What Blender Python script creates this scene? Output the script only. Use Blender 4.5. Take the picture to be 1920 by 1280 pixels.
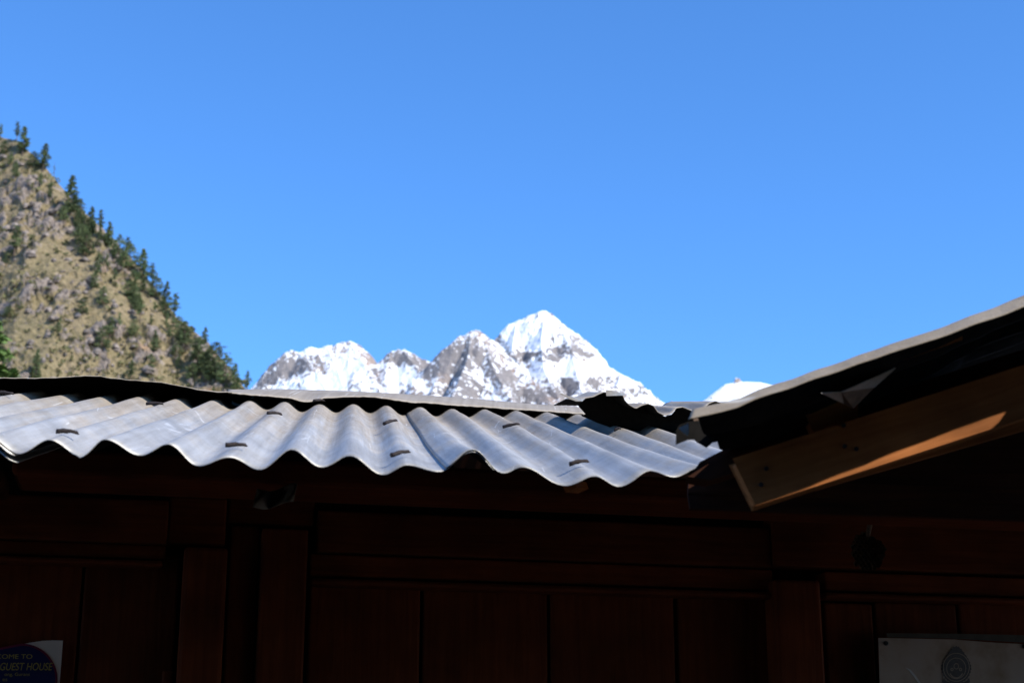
import bpy, math, random
import numpy as np
from mathutils import Vector
from mathutils.bvhtree import BVHTree

for o in list(bpy.data.objects):
    bpy.data.objects.remove(o, do_unlink=True)
scene = bpy.context.scene
COL = scene.collection
random.seed(7)
R = math.radians

# ------------------------------------------------------------------ camera
PITCH = R(17.0)
CAM = Vector((0, 0, 1.6))
F = 1920 * 35.0 / 22.3            # focal length in photograph pixels
cd = bpy.data.cameras.new('camera')
cam = bpy.data.objects.new('camera', cd)
COL.objects.link(cam)
cam.location = CAM
cam.rotation_euler = (R(90) + PITCH, 0, 0)
cd.sensor_width = 22.3
cd.lens = 35.0
cd.clip_start = 0.05
cd.clip_end = 60000
cd.dof.use_dof = True
cd.dof.focus_distance = 3.3
cd.dof.aperture_fstop = 6.3
scene.camera = cam

# ------------------------------------------------------------------ light
SUN_EL, SUN_AZ = R(40), R(125)     # azimuth clockwise from +Y (behind the camera, to the right)
w = bpy.data.worlds.new('World')
scene.world = w
w.use_nodes = True
nt = w.node_tree
bg = nt.nodes['Background']
sky = nt.nodes.new('ShaderNodeTexSky')
sky.sky_type = 'NISHITA'
sky.sun_disc = False
sky.sun_elevation = SUN_EL
sky.sun_rotation = SUN_AZ
sky.altitude = 1200
sky.air_density = 1.0
sky.dust_density = 0.0
sky.ozone_density = 10.0
hs = nt.nodes.new('ShaderNodeHueSaturation')      # the photograph's vivid colour setting
hs.inputs['Saturation'].default_value = 1.075
nt.links.new(sky.outputs[0], hs.inputs['Color'])
nt.links.new(hs.outputs[0], bg.inputs[0])
bg.inputs[1].default_value = 0.15
sd = bpy.data.lights.new('sun', 'SUN')
sd.energy = 3.5
sd.angle = R(0.53)
sd.color = (1.0, 0.94, 0.84)
sun = bpy.data.objects.new('sun', sd)
COL.objects.link(sun)
SDIR = Vector((math.sin(SUN_AZ) * math.cos(SUN_EL), math.cos(SUN_AZ) * math.cos(SUN_EL), math.sin(SUN_EL)))
sun.rotation_euler = SDIR.to_track_quat('Z', 'Y').to_euler()
sun.location = (3, -3, 8)
vs = scene.view_settings
vs.view_transform = 'Standard'
vs.look = 'None'
vs.exposure = 0.94
vs.gamma = 1.0
vs.use_curve_mapping = False

# ------------------------------------------------------------------ helpers
A_ = math.pi / 2 + PITCH
CA, SA = math.cos(A_), math.sin(A_)


def ray(px, py):
    dx, dy, dz = (px - 960) / F, (640 - py) / F, -1.0
    return Vector((dx, dy * CA - dz * SA, dy * SA + dz * CA))


def at_y(px, py, y):
    d = ray(px, py)
    return CAM + d * (y / d.y)


def on_plane(px, py, p0, n):
    d = ray(px, py)
    return CAM + d * ((p0 - CAM).dot(n) / d.dot(n))


def link(o, parent=None):
    COL.objects.link(o)
    if parent:
        o.parent = parent
    return o


def mesh_obj(name, verts, faces, mat, parent=None, smooth=False):
    me = bpy.data.meshes.new(name)
    me.from_pydata([tuple(v) for v in verts], [], faces)
    if mat:
        me.materials.append(mat)
    if smooth:
        me.polygons.foreach_set('use_smooth', [True] * len(me.polygons))
    me.update()
    return link(bpy.data.objects.new(name, me), parent)


def tag(o, label=None, cat=None, group=None, kind=None):
    if label:
        o['label'] = label
    if cat:
        o['category'] = cat
    if group:
        o['group'] = group
    if kind:
        o['kind'] = kind
    return o


def empty(name, loc=(0, 0, 0)):
    o = bpy.data.objects.new(name, None)
    o.location = loc
    o.empty_display_size = 0.1
    return link(o)


def box_pts(p000, ex, ey, ez):
    """eight corners from a corner and three edge vectors"""
    v = [p000 + ex * i + ey * j + ez * k for k in (0, 1) for j in (0, 1) for i in (0, 1)]
    f = [(0, 2, 3, 1), (4, 5, 7, 6), (0, 1, 5, 4), (2, 6, 7, 3), (0, 4, 6, 2), (1, 3, 7, 5)]
    return v, f


def chamfer(o, w_=0.003, seg=1):
    m = o.modifiers.new('edge', 'BEVEL')
    m.width = w_
    m.segments = seg
    m.limit_method = 'ANGLE'
    return o


def prism(name, poly, off, mat, parent=None):
    """closed polygon (list of Vectors) extruded by the vector off"""
    n = len(poly)
    v = list(poly) + [p + off for p in poly]
    f = [tuple(range(n)), tuple(range(2 * n - 1, n - 1, -1))]
    for i in range(n):
        j = (i + 1) % n
        f.append((i, i + n, j + n, j)[::-1])
    return mesh_obj(name, v, f, mat, parent)


# vectorised gradient noise -------------------------------------------------
_rng = np.random.default_rng(11)
_PERM = _rng.permutation(512)
_PERM = np.concatenate([_PERM, _PERM])
_G = _rng.normal(size=(512, 3))
_G /= np.linalg.norm(_G, axis=1)[:, None]


def noise3(x, y, z):
    x, y, z = np.broadcast_arrays(np.asarray(x, float), np.asarray(y, float), np.asarray(z, float))
    xi, yi, zi = np.floor(x).astype(int), np.floor(y).astype(int), np.floor(z).astype(int)
    xf, yf, zf = x - xi, y - yi, z - zi
    u, v, w_ = [t * t * t * (t * (t * 6 - 15) + 10) for t in (xf, yf, zf)]
    out = 0
    for i in (0, 1):
        for j in (0, 1):
            for k in (0, 1):
                h = _PERM[(_PERM[(_PERM[(xi + i) & 511] + yi + j) & 511] + zi + k) & 511]
                g = _G[h]
                d = g[..., 0] * (xf - i) + g[..., 1] * (yf - j) + g[..., 2] * (zf - k)
                out = out + d * np.where(i, u, 1 - u) * np.where(j, v, 1 - v) * np.where(k, w_, 1 - w_)
    return out * 1.6


def fbm(x, y, z, oct=5, gain=0.5, ridged=False):
    s, a = 0, 1.0
    for o in range(oct):
        n = noise3(x * 2 ** o + 13.1 * o, y * 2 ** o + 7.7 * o, z * 2 ** o + 3.3 * o)
        s = s + a * ((1 - 2 * np.abs(n)) if ridged else n)
        a *= gain
    return s


# ------------------------------------------------------------------ materials
def new_mat(name):
    m = bpy.data.materials.new(name)
    m.use_nodes = True
    t = m.node_tree
    return m, t, t.nodes['Principled BSDF'], t.nodes, t.links


def ramp(nodes, stops):
    r = nodes.new('ShaderNodeValToRGB')
    e = r.color_ramp.elements
    while len(e) < len(stops):
        e.new(0.5)
    for i, (p, c) in enumerate(stops):
        e[i].position = p
        e[i].color = (*c, 1) if len(c) == 3 else c
    return r


def nz(nodes, links, scale, detail=5, rough=0.55, vec=None, dist=0.0):
    n = nodes.new('ShaderNodeTexNoise')
    n.inputs['Scale'].default_value = scale
    n.inputs['Detail'].default_value = detail
    n.inputs['Roughness'].default_value = rough
    n.inputs['Distortion'].default_value = dist
    if vec is not None:
        links.new(vec, n.inputs['Vector'])
    return n


def mixc(nodes, links, fac, a, b):
    m = nodes.new('ShaderNodeMix')
    m.data_type = 'RGBA'
    for sock, val in ((m.inputs[0], fac), (m.inputs[6], a), (m.inputs[7], b)):
        if hasattr(val, 'is_linked') or isinstance(val, bpy.types.NodeSocket):
            links.new(val, sock)
        elif isinstance(val, (tuple, list)):
            sock.default_value = (*val, 1)
        else:
            sock.default_value = val
    return m.outputs[2]


def math_n(nodes, links, op, a, b=0.5, clamp=False):
    m = nodes.new('ShaderNodeMath')
    m.operation = op
    m.use_clamp = clamp
    for sock, val in ((m.inputs[0], a), (m.inputs[1], b)):
        if isinstance(val, bpy.types.NodeSocket):
            links.new(val, sock)
        else:
            sock.default_value = val
    return m.outputs[0]


def mapping(nodes, links, src, scale=(1, 1, 1), rot=(0, 0, 0)):
    mp = nodes.new('ShaderNodeMapping')
    mp.inputs['Scale'].default_value = scale
    mp.inputs['Rotation'].default_value = rot
    links.new(src, mp.inputs['Vector'])
    return mp.outputs[0]


def bump(nodes, links, h, strength, dist, bsdf):
    b = nodes.new('ShaderNodeBump')
    b.inputs['Strength'].default_value = strength
    b.inputs['Distance'].default_value = dist
    links.new(h, b.inputs['Height'])
    links.new(b.outputs[0], bsdf.inputs['Normal'])
    return b


def simple_mat(name, col, rough=0.8, var=0.25, scale=40, metallic=0.0):
    m, t, b, N, L = new_mat(name)
    tc = N.new('ShaderNodeTexCoord')
    n = nz(N, L, scale, 5, 0.6, tc.outputs['Object'])
    lo = tuple(c * (1 - var) for c in col)
    hi = tuple(min(1, c * (1 + var)) for c in col)
    r = ramp(N, [(0.3, lo), (0.7, hi)])
    L.new(n.outputs[0], r.inputs[0])
    L.new(r.outputs[0], b.inputs['Base Color'])
    b.inputs['Roughness'].default_value = rough
    b.inputs['Metallic'].default_value = metallic
    bump(N, L, n.outputs[0], 0.3, 0.002, b)
    return m


def tin_mat():
    m, t, b, N, L = new_mat('galvanised_tin')
    uv = N.new('ShaderNodeUVMap')
    uv.uv_map = 'sheet'
    sep = N.new('ShaderNodeSeparateXYZ')
    L.new(uv.outputs[0], sep.inputs[0])
    tc = N.new('ShaderNodeTexCoord')
    big = nz(N, L, 5.0, 4, 0.55, tc.outputs['Object'])
    streak = nz(N, L, 1.0, 6, 0.62, mapping(N, L, uv.outputs[0], (42.0, 2.2, 1)))
    stain = nz(N, L, 1.0, 7, 0.7, mapping(N, L, uv.outputs[0], (75.0, 4.0, 1)))
    patch = nz(N, L, 11.0, 6, 0.65, tc.outputs['Object'])
    fine = nz(N, L, 420, 3, 0.6, tc.outputs['Object'])
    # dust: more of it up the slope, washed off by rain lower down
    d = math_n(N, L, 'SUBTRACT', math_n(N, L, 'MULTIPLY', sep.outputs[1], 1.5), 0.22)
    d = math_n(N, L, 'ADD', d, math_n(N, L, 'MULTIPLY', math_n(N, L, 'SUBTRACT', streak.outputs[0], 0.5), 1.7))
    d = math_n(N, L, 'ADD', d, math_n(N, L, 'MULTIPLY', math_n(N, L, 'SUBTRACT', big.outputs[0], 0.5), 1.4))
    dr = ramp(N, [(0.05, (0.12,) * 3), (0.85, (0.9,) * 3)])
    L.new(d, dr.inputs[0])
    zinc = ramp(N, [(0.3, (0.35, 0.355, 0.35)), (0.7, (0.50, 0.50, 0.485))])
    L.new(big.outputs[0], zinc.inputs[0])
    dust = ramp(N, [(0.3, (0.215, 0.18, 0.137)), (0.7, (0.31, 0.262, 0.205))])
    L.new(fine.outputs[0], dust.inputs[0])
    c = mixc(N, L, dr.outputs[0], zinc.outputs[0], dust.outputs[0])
    def darken(c, src, lo, hi, p0, p1):
        r_ = ramp(N, [(p0, (lo, lo * .97, lo * .92)), (p1, (hi,) * 3)])
        L.new(src, r_.inputs[0])
        mm = N.new('ShaderNodeMix')
        mm.data_type = 'RGBA'
        mm.blend_type = 'MULTIPLY'
        mm.inputs[0].default_value = 1
        L.new(c, mm.inputs[6])
        L.new(r_.outputs[0], mm.inputs[7])
        return mm.outputs[2]
    c = darken(c, stain.outputs[0], 0.76, 1.12, 0.30, 0.62)
    c = darken(c, patch.outputs[0], 0.88, 1.06, 0.32, 0.60)
    # pale specks and scratches
    vo = N.new('ShaderNodeTexVoronoi')
    vo.inputs['Scale'].default_value = 55
    L.new(tc.outputs['Object'], vo.inputs['Vector'])
    sp = ramp(N, [(0.0, (1, 1, 1)), (0.075, (0, 0, 0))])
    L.new(vo.outputs['Distance'], sp.inputs[0])
    gate = ramp(N, [(0.70, (0, 0, 0)), (0.72, (1, 1, 1))])
    L.new(vo.outputs['Color'], gate.inputs[0])
    spk = math_n(N, L, 'MULTIPLY', sp.outputs[0], gate.outputs[0])
    c = mixc(N, L, spk, c, (0.75, 0.74, 0.70))
    # long thin scuffs
    sc = N.new('ShaderNodeTexVoronoi')
    sc.feature = 'DISTANCE_TO_EDGE'
    sc.inputs['Scale'].default_value = 1.0
    L.new(mapping(N, L, uv.outputs[0], (14, 5.0, 1), (0, 0, 0.5)), sc.inputs['Vector'])
    scr = ramp(N, [(0.0, (1, 1, 1)), (0.012, (0, 0, 0))])
    L.new(sc.outputs['Distance'], scr.inputs[0])
    sg = ramp(N, [(0.54, (0, 0, 0)), (0.60, (1, 1, 1))])
    L.new(nz(N, L, 9, 3, .5, tc.outputs['Object']).outputs[0], sg.inputs[0])
    c = mixc(N, L, math_n(N, L, 'MULTIPLY', math_n(N, L, 'MULTIPLY', scr.outputs[0], sg.outputs[0]), .55), c, (0.72, 0.73, 0.72))
    L.new(c, b.inputs['Base Color'])
    met = math_n(N, L, 'SUBTRACT', 0.42, math_n(N, L, 'MULTIPLY', dr.outputs[0], 0.36), True)
    L.new(met, b.inputs['Metallic'])
    rg = math_n(N, L, 'ADD', 0.46, math_n(N, L, 'MULTIPLY', dr.outputs[0], 0.25))
    L.new(rg, b.inputs['Roughness'])
    h = math_n(N, L, 'ADD', math_n(N, L, 'MULTIPLY', big.outputs[0], 4.0), math_n(N, L, 'MULTIPLY', fine.outputs[0], 0.12))
    h = math_n(N, L, 'ADD', h, math_n(N, L, 'MULTIPLY', patch.outputs[0], 2.2))
    bump(N, L, h, 0.5, 0.003, b)
    return m


def wood_mat(name, lo, hi, rough=0.7):
    """grain runs along each board's UV u-direction"""
    m, t, b, N, L = new_mat(name)
    uv = N.new('ShaderNodeUVMap')
    uv.uv_map = 'grain'
    oi = N.new('ShaderNodeObjectInfo')
    off = N.new('ShaderNodeVectorMath')
    off.operation = 'ADD'
    L.new(uv.outputs[0], off.inputs[0])
    cmb = N.new('ShaderNodeCombineXYZ')
    L.new(math_n(N, L, 'MULTIPLY', oi.outputs['Random'], 37.0), cmb.inputs[0])
    L.new(math_n(N, L, 'MULTIPLY', oi.outputs['Random'], 91.0), cmb.inputs[1])
    L.new(cmb.outputs[0], off.inputs[1])
    g = nz(N, L, 1.0, 6, 0.62, mapping(N, L, off.outputs[0], (5, 90, 1)), 0.6)
    blot = nz(N, L, 6.0, 4, 0.6, off.outputs[0])
    r = ramp(N, [(0.32, lo), (0.68, hi)])
    L.new(g.outputs[0], r.inputs[0])
    k = ramp(N, [(0.3, (0.55,) * 3), (0.7, (1.15,) * 3)])
    L.new(blot.outputs[0], k.inputs[0])
    mu = N.new('ShaderNodeMix')
    mu.data_type = 'RGBA'
    mu.blend_type = 'MULTIPLY'
    mu.inputs[0].default_value = 1
    L.new(r.outputs[0], mu.inputs[6])
    L.new(k.outputs[0], mu.inputs[7])
    hv = N.new('ShaderNodeHueSaturation')
    L.new(mu.outputs[2], hv.inputs['Color'])
    L.new(math_n(N, L, 'ADD', 0.8, math_n(N, L, 'MULTIPLY', oi.outputs['Random'], 0.3)), hv.inputs['Value'])
    L.new(hv.outputs[0], b.inputs['Base Color'])
    b.inputs['Roughness'].default_value = rough
    b.inputs['Specular IOR Level'].default_value = 0.12
    bump(N, L, g.outputs[0], 0.5, 0.002, b)
    return m


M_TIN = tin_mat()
M_UNDER = simple_mat('shade_black_tin_underside', (0.012, 0.011, 0.010), 0.85, 0.35, 60)  # near-black colour stands in for the shade under the sheets
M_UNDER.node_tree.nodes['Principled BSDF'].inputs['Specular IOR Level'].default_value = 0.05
M_RUST = simple_mat('rusty_tin', (0.11, 0.065, 0.04), 0.8, 0.45, 70)
M_NAIL = simple_mat('rusted_iron', (0.026, 0.019, 0.018), 0.75, 0.5, 300, 0.3)
M_WOOD = wood_mat('stained_wood', (0.14, 0.030, 0.008), (0.22, 0.050, 0.014))
M_WOOD2 = wood_mat('planed_rafter_wood', (0.33, 0.112, 0.030), (0.50, 0.185, 0.058))
M_DARKWOOD = wood_mat('dark_brown_wood', (0.03, 0.010, 0.005), (0.07, 0.022, 0.009))  # much darker brown than the stained wood

# ------------------------------------------------------------------ terrain: ground, hill, mountain
m, t, b, N, L = new_mat('packed_earth')
tc = N.new('ShaderNodeTexCoord')
n1 = nz(N, L, 0.8, 8, 0.65, tc.outputs['Object'])
r1 = ramp(N, [(0.3, (0.20, 0.155, 0.105)), (0.7, (0.31, 0.245, 0.17))])
L.new(n1.outputs[0], r1.inputs[0])
L.new(r1.outputs[0], b.inputs['Base Color'])
b.inputs['Roughness'].default_value = 0.95
bump(N, L, n1.outputs[0], 0.5, 0.02, b)
g = 15000
ground = mesh_obj('ground', [(-g, -g, 0), (g, -g, 0), (g, g, 0), (-g, g, 0)], [(0, 1, 2, 3)], m)
tag(ground, 'packed brown earth of the yard and valley floor', None, None, 'structure')


def grid_mesh(name, P, mat, attrs=None, smooth=True):
    """P: array rows x cols x 3"""
    r, c = P.shape[:2]
    idx = np.arange(r * c).reshape(r, c)
    q = np.stack([idx[:-1, :-1], idx[:-1, 1:], idx[1:, 1:], idx[1:, :-1]], -1).reshape(-1, 4)
    me = bpy.data.meshes.new(name)
    me.vertices.add(r * c)
    me.vertices.foreach_set('co', P.reshape(-1).astype(np.float32))
    me.loops.add(q.size)
    me.loops.foreach_set('vertex_index', q.reshape(-1).astype(np.int32))
    me.polygons.add(len(q))
    me.polygons.foreach_set('loop_start', np.arange(0, q.size, 4, dtype=np.int32))
    me.polygons.foreach_set('use_smooth', np.full(len(q), smooth))
    me.update(calc_edges=True)
    me.validate()
    me.materials.append(mat)
    for k, v in (attrs or {}).items():
        at = me.attributes.new(k, 'FLOAT', 'POINT')
        at.data.foreach_set('value', v.reshape(-1).astype(np.float32))
    return link(bpy.data.objects.new(name, me))


# ---- the near hill (about 600 m away), bare slope with rock outcrops
hill_px = [(-1500, -240), (-700, 20), (-300, 130), (-120, 205), (-40, 243), (0, 258), (30, 264), (55, 285), (89, 319), (112, 348), (148, 388),
           (202, 440), (253, 494), (291, 541), (333, 597), (380, 634), (413, 670), (456, 724), (520, 800), (640, 930), (900, 1180), (1100, 1380)]
hp = np.array([tuple(at_y(px, py, np.interp(px, [-1500, 0, 470, 1100], [1150, 660, 540, 440]))) for px, py in hill_px])
seg = np.concatenate([[0], np.cumsum(np.linalg.norm(np.diff(hp, axis=0), axis=1))])
s0 = seg[1]
fine_s = np.concatenate([np.linspace(0, s0, 40)[:-1], np.linspace(s0, seg[17] + 20, 520)[:-1], np.linspace(seg[17] + 20, seg[-1], 50)])
S = np.stack([np.interp(fine_s, seg, hp[:, i]) for i in range(3)], -1)
tt = np.concatenate([np.linspace(-500, 0, 26)[:-1], np.linspace(0, 330, 330)[:-1], np.linspace(330, 1100, 40)])
down = np.array([0.36, -0.93, 0.0])
down /= np.linalg.norm(down)
TT, _ = np.meshgrid(tt, fine_s, indexing='ij')
back = TT < 0
ang_f, ang_b = R(47), R(38)
hx = np.where(back, TT * math.cos(ang_b), TT * math.cos(ang_f))
dz = np.where(back, TT * math.sin(ang_b), -TT * math.sin(ang_f))
P = np.zeros(TT.shape + (3,))
P[..., 0] = S[None, :, 0] + down[0] * hx
P[..., 1] = S[None, :, 1] + down[1] * hx
P[..., 2] = S[None, :, 2] + dz
X, Y, Z = P[..., 0], P[..., 1], P[..., 2]
edge = np.clip(np.abs(TT) / 25, 0.25, 1)
gul = fbm(X / 60, Y / 90, Z / 90, 4) * 9
rk = fbm(X / 8, Y / 8, Z / 7, 5, 0.62)
mask = np.clip((fbm(X / 30 + 9, Y / 38, Z / 50, 4) + 0.26) * 1.8, 0.08, 1)
rock = np.clip((rk + 0.05) * 2.3, 0, 1) * mask
craggy = fbm(X / 6, Y / 9, Z / 5, 4, 0.6, True)
disp = gul * np.clip(np.abs(TT) / 60, 0, 1) + edge * (rock * 2.3 + craggy * (0.4 + 0.8 * rock) + fbm(X / 3.2, Y / 3.2, Z / 3.2, 3) * 0.75)
nf = np.array([down[0] * math.sin(ang_f), down[1] * math.sin(ang_f), math.cos(ang_f)])
P += disp[..., None] * nf

m, t, b, N, L = new_mat('dry_grass_and_rock')
tc = N.new('ShaderNodeTexCoord')
at = N.new('ShaderNodeAttribute')
at.attribute_name = 'rock'
n_a = nz(N, L, 0.05, 8, 0.68, tc.outputs['Object'])
n_b = nz(N, L, 0.17, 8, 0.72, tc.outputs['Object'])
n_c = nz(N, L, 0.6, 6, 0.7, tc.outputs['Object'])
gr = ramp(N, [(0.30, (0.150, 0.138, 0.060)), (0.46, (0.212, 0.173, 0.092)), (0.66, (0.268, 0.205, 0.128))])
L.new(n_a.outputs[0], gr.inputs[0])
gr2 = ramp(N, [(0.3, (0.085, 0.075, 0.036)), (0.66, (0.31, 0.245, 0.148))])
L.new(n_c.outputs[0], gr2.inputs[0])
grass = mixc(N, L, 0.55, gr.outputs[0], gr2.outputs[0])
rc = ramp(N, [(0.25, (0.07, 0.058, 0.050)), (0.5, (0.225, 0.185, 0.155)), (0.72, (0.35, 0.295, 0.25))])
L.new(n_c.outputs[0], rc.inputs[0])
ochre = ramp(N, [(0.64, (0, 0, 0)), (0.70, (1, 1, 1))])
L.new(nz(N, L, 0.05, 3, 0.5, mapping(N, L, tc.outputs['Object'], (1, 1, 1), (0.4, 0.2, 0.9))).outputs[0], ochre.inputs[0])
rcol = mixc(N, L, ochre.outputs[0], rc.outputs[0], (0.34, 0.22, 0.12))
f = math_n(N, L, 'ADD', at.outputs['Fac'], math_n(N, L, 'MULTIPLY', math_n(N, L, 'SUBTRACT', n_b.outputs[0], 0.5), 2.4))
fr = ramp(N, [(0.36, (0, 0, 0)), (0.62, (1, 1, 1))])
L.new(f, fr.inputs[0])
cc = mixc(N, L, fr.outputs[0], grass, rcol)
# low shrubs too small to tell apart
n_s = nz(N, L, 0.16, 6, 0.7, mapping(N, L, tc.outputs['Object'], (1.3, 1.3, 1)))
sr = ramp(N, [(0.60, (0, 0, 0)), (0.67, (1, 1, 1))])
L.new(n_s.outputs[0], sr.inputs[0])
cc = mixc(N, L, math_n(N, L, 'MULTIPLY', sr.outputs[0], 0.75), cc, (0.055, 0.07, 0.028))
L.new(cc, b.inputs['Base Color'])
b.inputs['Roughness'].default_value = 0.95
b.inputs['Specular IOR Level'].default_value = 0.1
bump(N, L, n_c.outputs[0], 0.7, 1.3, b)
hill = grid_mesh('hill', P, m, {'rock': rock})
tag(hill, 'steep dry grass hillside with grey rock outcrops at left', None, None, 'structure')
hv = [tuple(v) for v in P.reshape(-1, 3)]
rws, cls = P.shape[:2]
hbvh = BVHTree.FromPolygons(hv, [(i * cls + j, i * cls + j + 1, (i + 1) * cls + j + 1, (i + 1) * cls + j)
                                 for i in range(rws - 1) for j in range(cls - 1)])

# ---- snow mountain, about 7 km away
RIDGES = [
    [(430, 790, 7000), (470, 735, 7000), (490, 705, 7000), (507, 686, 7000), (533, 663, 7000), (547, 657, 7000), (562, 660, 7000), (580, 650, 7000),
     (600, 653, 7000), (615, 648, 7000), (632, 651, 7000), (637, 642, 7000), (655, 638, 7000), (667, 641, 7000), (678, 650, 7000), (695, 665, 7000), (704, 680, 6980), (711, 694, 6950)],
    [(711, 694, 6950), (718, 672, 6900), (732, 660, 6900), (745, 655, 6900), (758, 655, 6900), (775, 663, 6900), (790, 673, 6900), (803, 676, 6900), (812, 690, 6850), (820, 720, 6800)],
    [(780, 684, 7700), (845, 677, 7700), (900, 690, 7700)],
    [(655, 638, 7000), (690, 690, 6700), (712, 735, 6500), (730, 800, 6200)],
    [(562, 660, 7000), (590, 690, 6800), (630, 760, 6400)],
    [(507, 686, 7000), (530, 720, 6850), (545, 780, 6500)],
    [(615, 648, 7000), (632, 690, 6800), (665, 770, 6350)],
    [(755, 655, 6900), (790, 700, 6650), (808, 735, 6500), (815, 800, 6200)],
    [(732, 660, 6900), (722, 710, 6650), (740, 790, 6300)],
    # front dark peak
    [(795, 770, 6250), (812, 728, 6350), (825, 690, 6450), (836, 660, 6530), (846, 643, 6560), (860, 631, 6590), (873, 627, 6600), (884, 620, 6600), (894, 618, 6600),
     (905, 624, 6610), (918, 636, 6640), (930, 640, 6680), (950, 665, 6650), (985, 700, 6500), (1040, 750, 6300), (1090, 800, 6100)],
    [(884, 620, 6600), (878, 670, 6400), (850, 740, 6100), (840, 790, 5900)],
    [(905, 624, 6610), (925, 690, 6350), (960, 750, 6100), (990, 800, 5900)],
    # main pyramid
    [(900, 680, 7250), (926, 648, 7300), (937, 630, 7300), (944, 616, 7300), (953, 607, 7300), (962, 605, 7300), (972, 600, 7300), (986, 595, 7300), (993, 590, 7300), (1003, 588, 7300), (1012, 583, 7300), (1024, 583, 7300),
     (1034, 587, 7300), (1046, 598, 7300), (1060, 610, 7280), (1075, 621, 7260), (1090, 636, 7240), (1103, 653, 7220), (1110, 669, 7200), (1125, 676, 7150), (1140, 686, 7120),
     (1165, 702, 7080), (1180, 708, 7060), (1200, 716, 7040), (1215, 733, 7020), (1230, 748, 7000), (1248, 757, 7000), (1275, 764, 7000), (1300, 790, 7000)],
    [(1022, 585, 7300), (1015, 640, 7000), (1020, 690, 6750), (1060, 770, 6300)],
    [(1046, 598, 7300), (1070, 650, 7000), (1075, 672, 6900), (1090, 730, 6600), (1120, 800, 6200)],
    [(1165, 702, 7080), (1150, 740, 6850), (1190, 800, 6500)],
    [(968, 606, 7300), (960, 660, 7000), (1000, 720, 6700)],
]
amin, amax = (395 - 960) / F / math.cos(PITCH), (1330 - 960) / F / math.cos(PITCH)
aa = np.linspace(amin * 1.04, amax * 1.04, 640)
yy = np.linspace(5500, 7900, 460)
AA, YY = np.meshgrid(aa, yy)
XX = AA * YY


def ridge_surface(XX, YY, ridges, slope):
    Zs = np.full(XX.shape, -500.0)
    Dm = np.full(XX.shape, 1e9)
    wx = fbm(XX / 260, YY / 260, 0.5 * np.ones_like(XX), 4) * 55
    wy = fbm(XX / 260 + 40, YY / 260, 0.5 * np.ones_like(XX), 4) * 75
    for li, line in enumerate(ridges):
        pts = [at_y(*p) for p in line]
        for p, q in zip(pts[:-1], pts[1:]):
            dx, dy = q.x - p.x, q.y - p.y
            tq = np.clip(((XX - p.x) * dx + (YY - p.y) * dy) / (dx * dx + dy * dy), 0, 1)
            d0 = np.hypot(XX - p.x - tq * dx, YY - p.y - tq * dy)
            k = np.clip(d0 / 150, 0, 1)
            d = np.hypot(XX + wx * k - p.x - tq * dx, YY + wy * k - p.y - tq * dy)
            z = p.z + tq * (q.z - p.z) - slope * d
            Zs = np.maximum(Zs, z)
            Dm = np.minimum(Dm, d0)
    return Zs, Dm


ZZ, DM = ridge_surface(XX, YY, RIDGES, 1.25)
amp = np.clip(DM / 90, 0.10, 1)
rid = fbm(XX / 130, YY / 190, ZZ / 400, 6, 0.55, True)
ZZ2 = ZZ + amp * (rid - 0.6) * 26 + fbm(XX / 22, YY / 30, ZZ / 22, 4, 0.6) * 7.5 * np.clip(amp, 0.55, 1)
# local steepness decides where snow lies
gy, gx = np.gradient(ZZ2)
dX = np.gradient(XX, axis=1)
dY = np.gradient(YY, axis=0)
sx, sy = gx / dX, gy / dY
steep = np.hypot(sx, sy)
dirn = np.clip((sx * 0.55 + 0.1), -2, 2)
# where in the view each point lies (for the bare rock bands seen in the photograph)
fw = YY * math.cos(PITCH) + (ZZ2 - CAM.z) * math.sin(PITCH)
PX = 960 + F * XX / fw
PY = 640 - F * ((ZZ2 - CAM.z) * math.cos(PITCH) - YY * math.sin(PITCH)) / fw
BLOBS = [  # px, py, rx, ry, amount  (+ bare rock, - snowfield)
    (548, 690, 26, 16, 1.0), (505, 712, 22, 18, 0.9), (592, 680, 16, 12, 0.7), (615, 700, 14, 14, 0.5), (690, 665, 16, 18, 1.0), (645, 655, 9, 7, 0.5),
    (600, 728, 45, 18, -1.6), (560, 740, 40, 12, -1.0), (650, 690, 35, 22, -1.2), (590, 658, 14, 9, -0.8),
    (745, 672, 26, 9, 1.0), (795, 690, 14, 20, 1.2), (775, 680, 14, 8, 0.6), (760, 705, 26, 13, -1.2), (740, 730, 40, 18, -0.5), (710, 712, 7, 20, 0.7),
    (850, 668, 26, 30, 0.95), (833, 690, 10, 34, 1.0), (890, 650, 24, 22, 0.55), (915, 690, 30, 26, 0.45), (880, 730, 32, 18, 0.55), (935, 715, 12, 16, 0.4),
    (950, 705, 16, 14, 1.0), (985, 735, 30, 16, 0.8), (1020, 745, 28, 16, 0.7), (920, 735, 14, 22, -0.6), (900, 705, 12, 10, -0.5),
    (985, 668, 26, 9, 1.5), (1040, 664, 12, 15, 1.2), (1075, 660, 22, 10, 1.3), (1103, 665, 10, 5, 1.2), (1045, 598, 8, 12, 0.5),
    (1000, 630, 45, 26, -1.15), (1070, 635, 22, 14, -0.1), (1095, 690, 60, 18, -1.5), (1020, 695, 40, 12, -0.9), (1180, 715, 30, 10, -1.0),
    (1070, 718, 13, 16, 1.0), (1125, 716, 30, 7, 0.9), (1050, 740, 18, 12, 0.8), (1170, 733, 26, 7, 0.6), (1215, 745, 30, 10, -0.5),
]
bl = np.zeros_like(XX)
wpx = fbm(XX / 60, YY / 60, ZZ / 60, 4) * 9
wpy = fbm(XX / 60 + 31, YY / 60, ZZ / 60, 4) * 7
for (cx, cy, rx, ry, am) in BLOBS:
    q = ((PX + wpx - cx) / rx) ** 2 + ((PY + wpy - cy) / ry) ** 2
    bl += am * np.exp(-q * 0.9)
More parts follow.
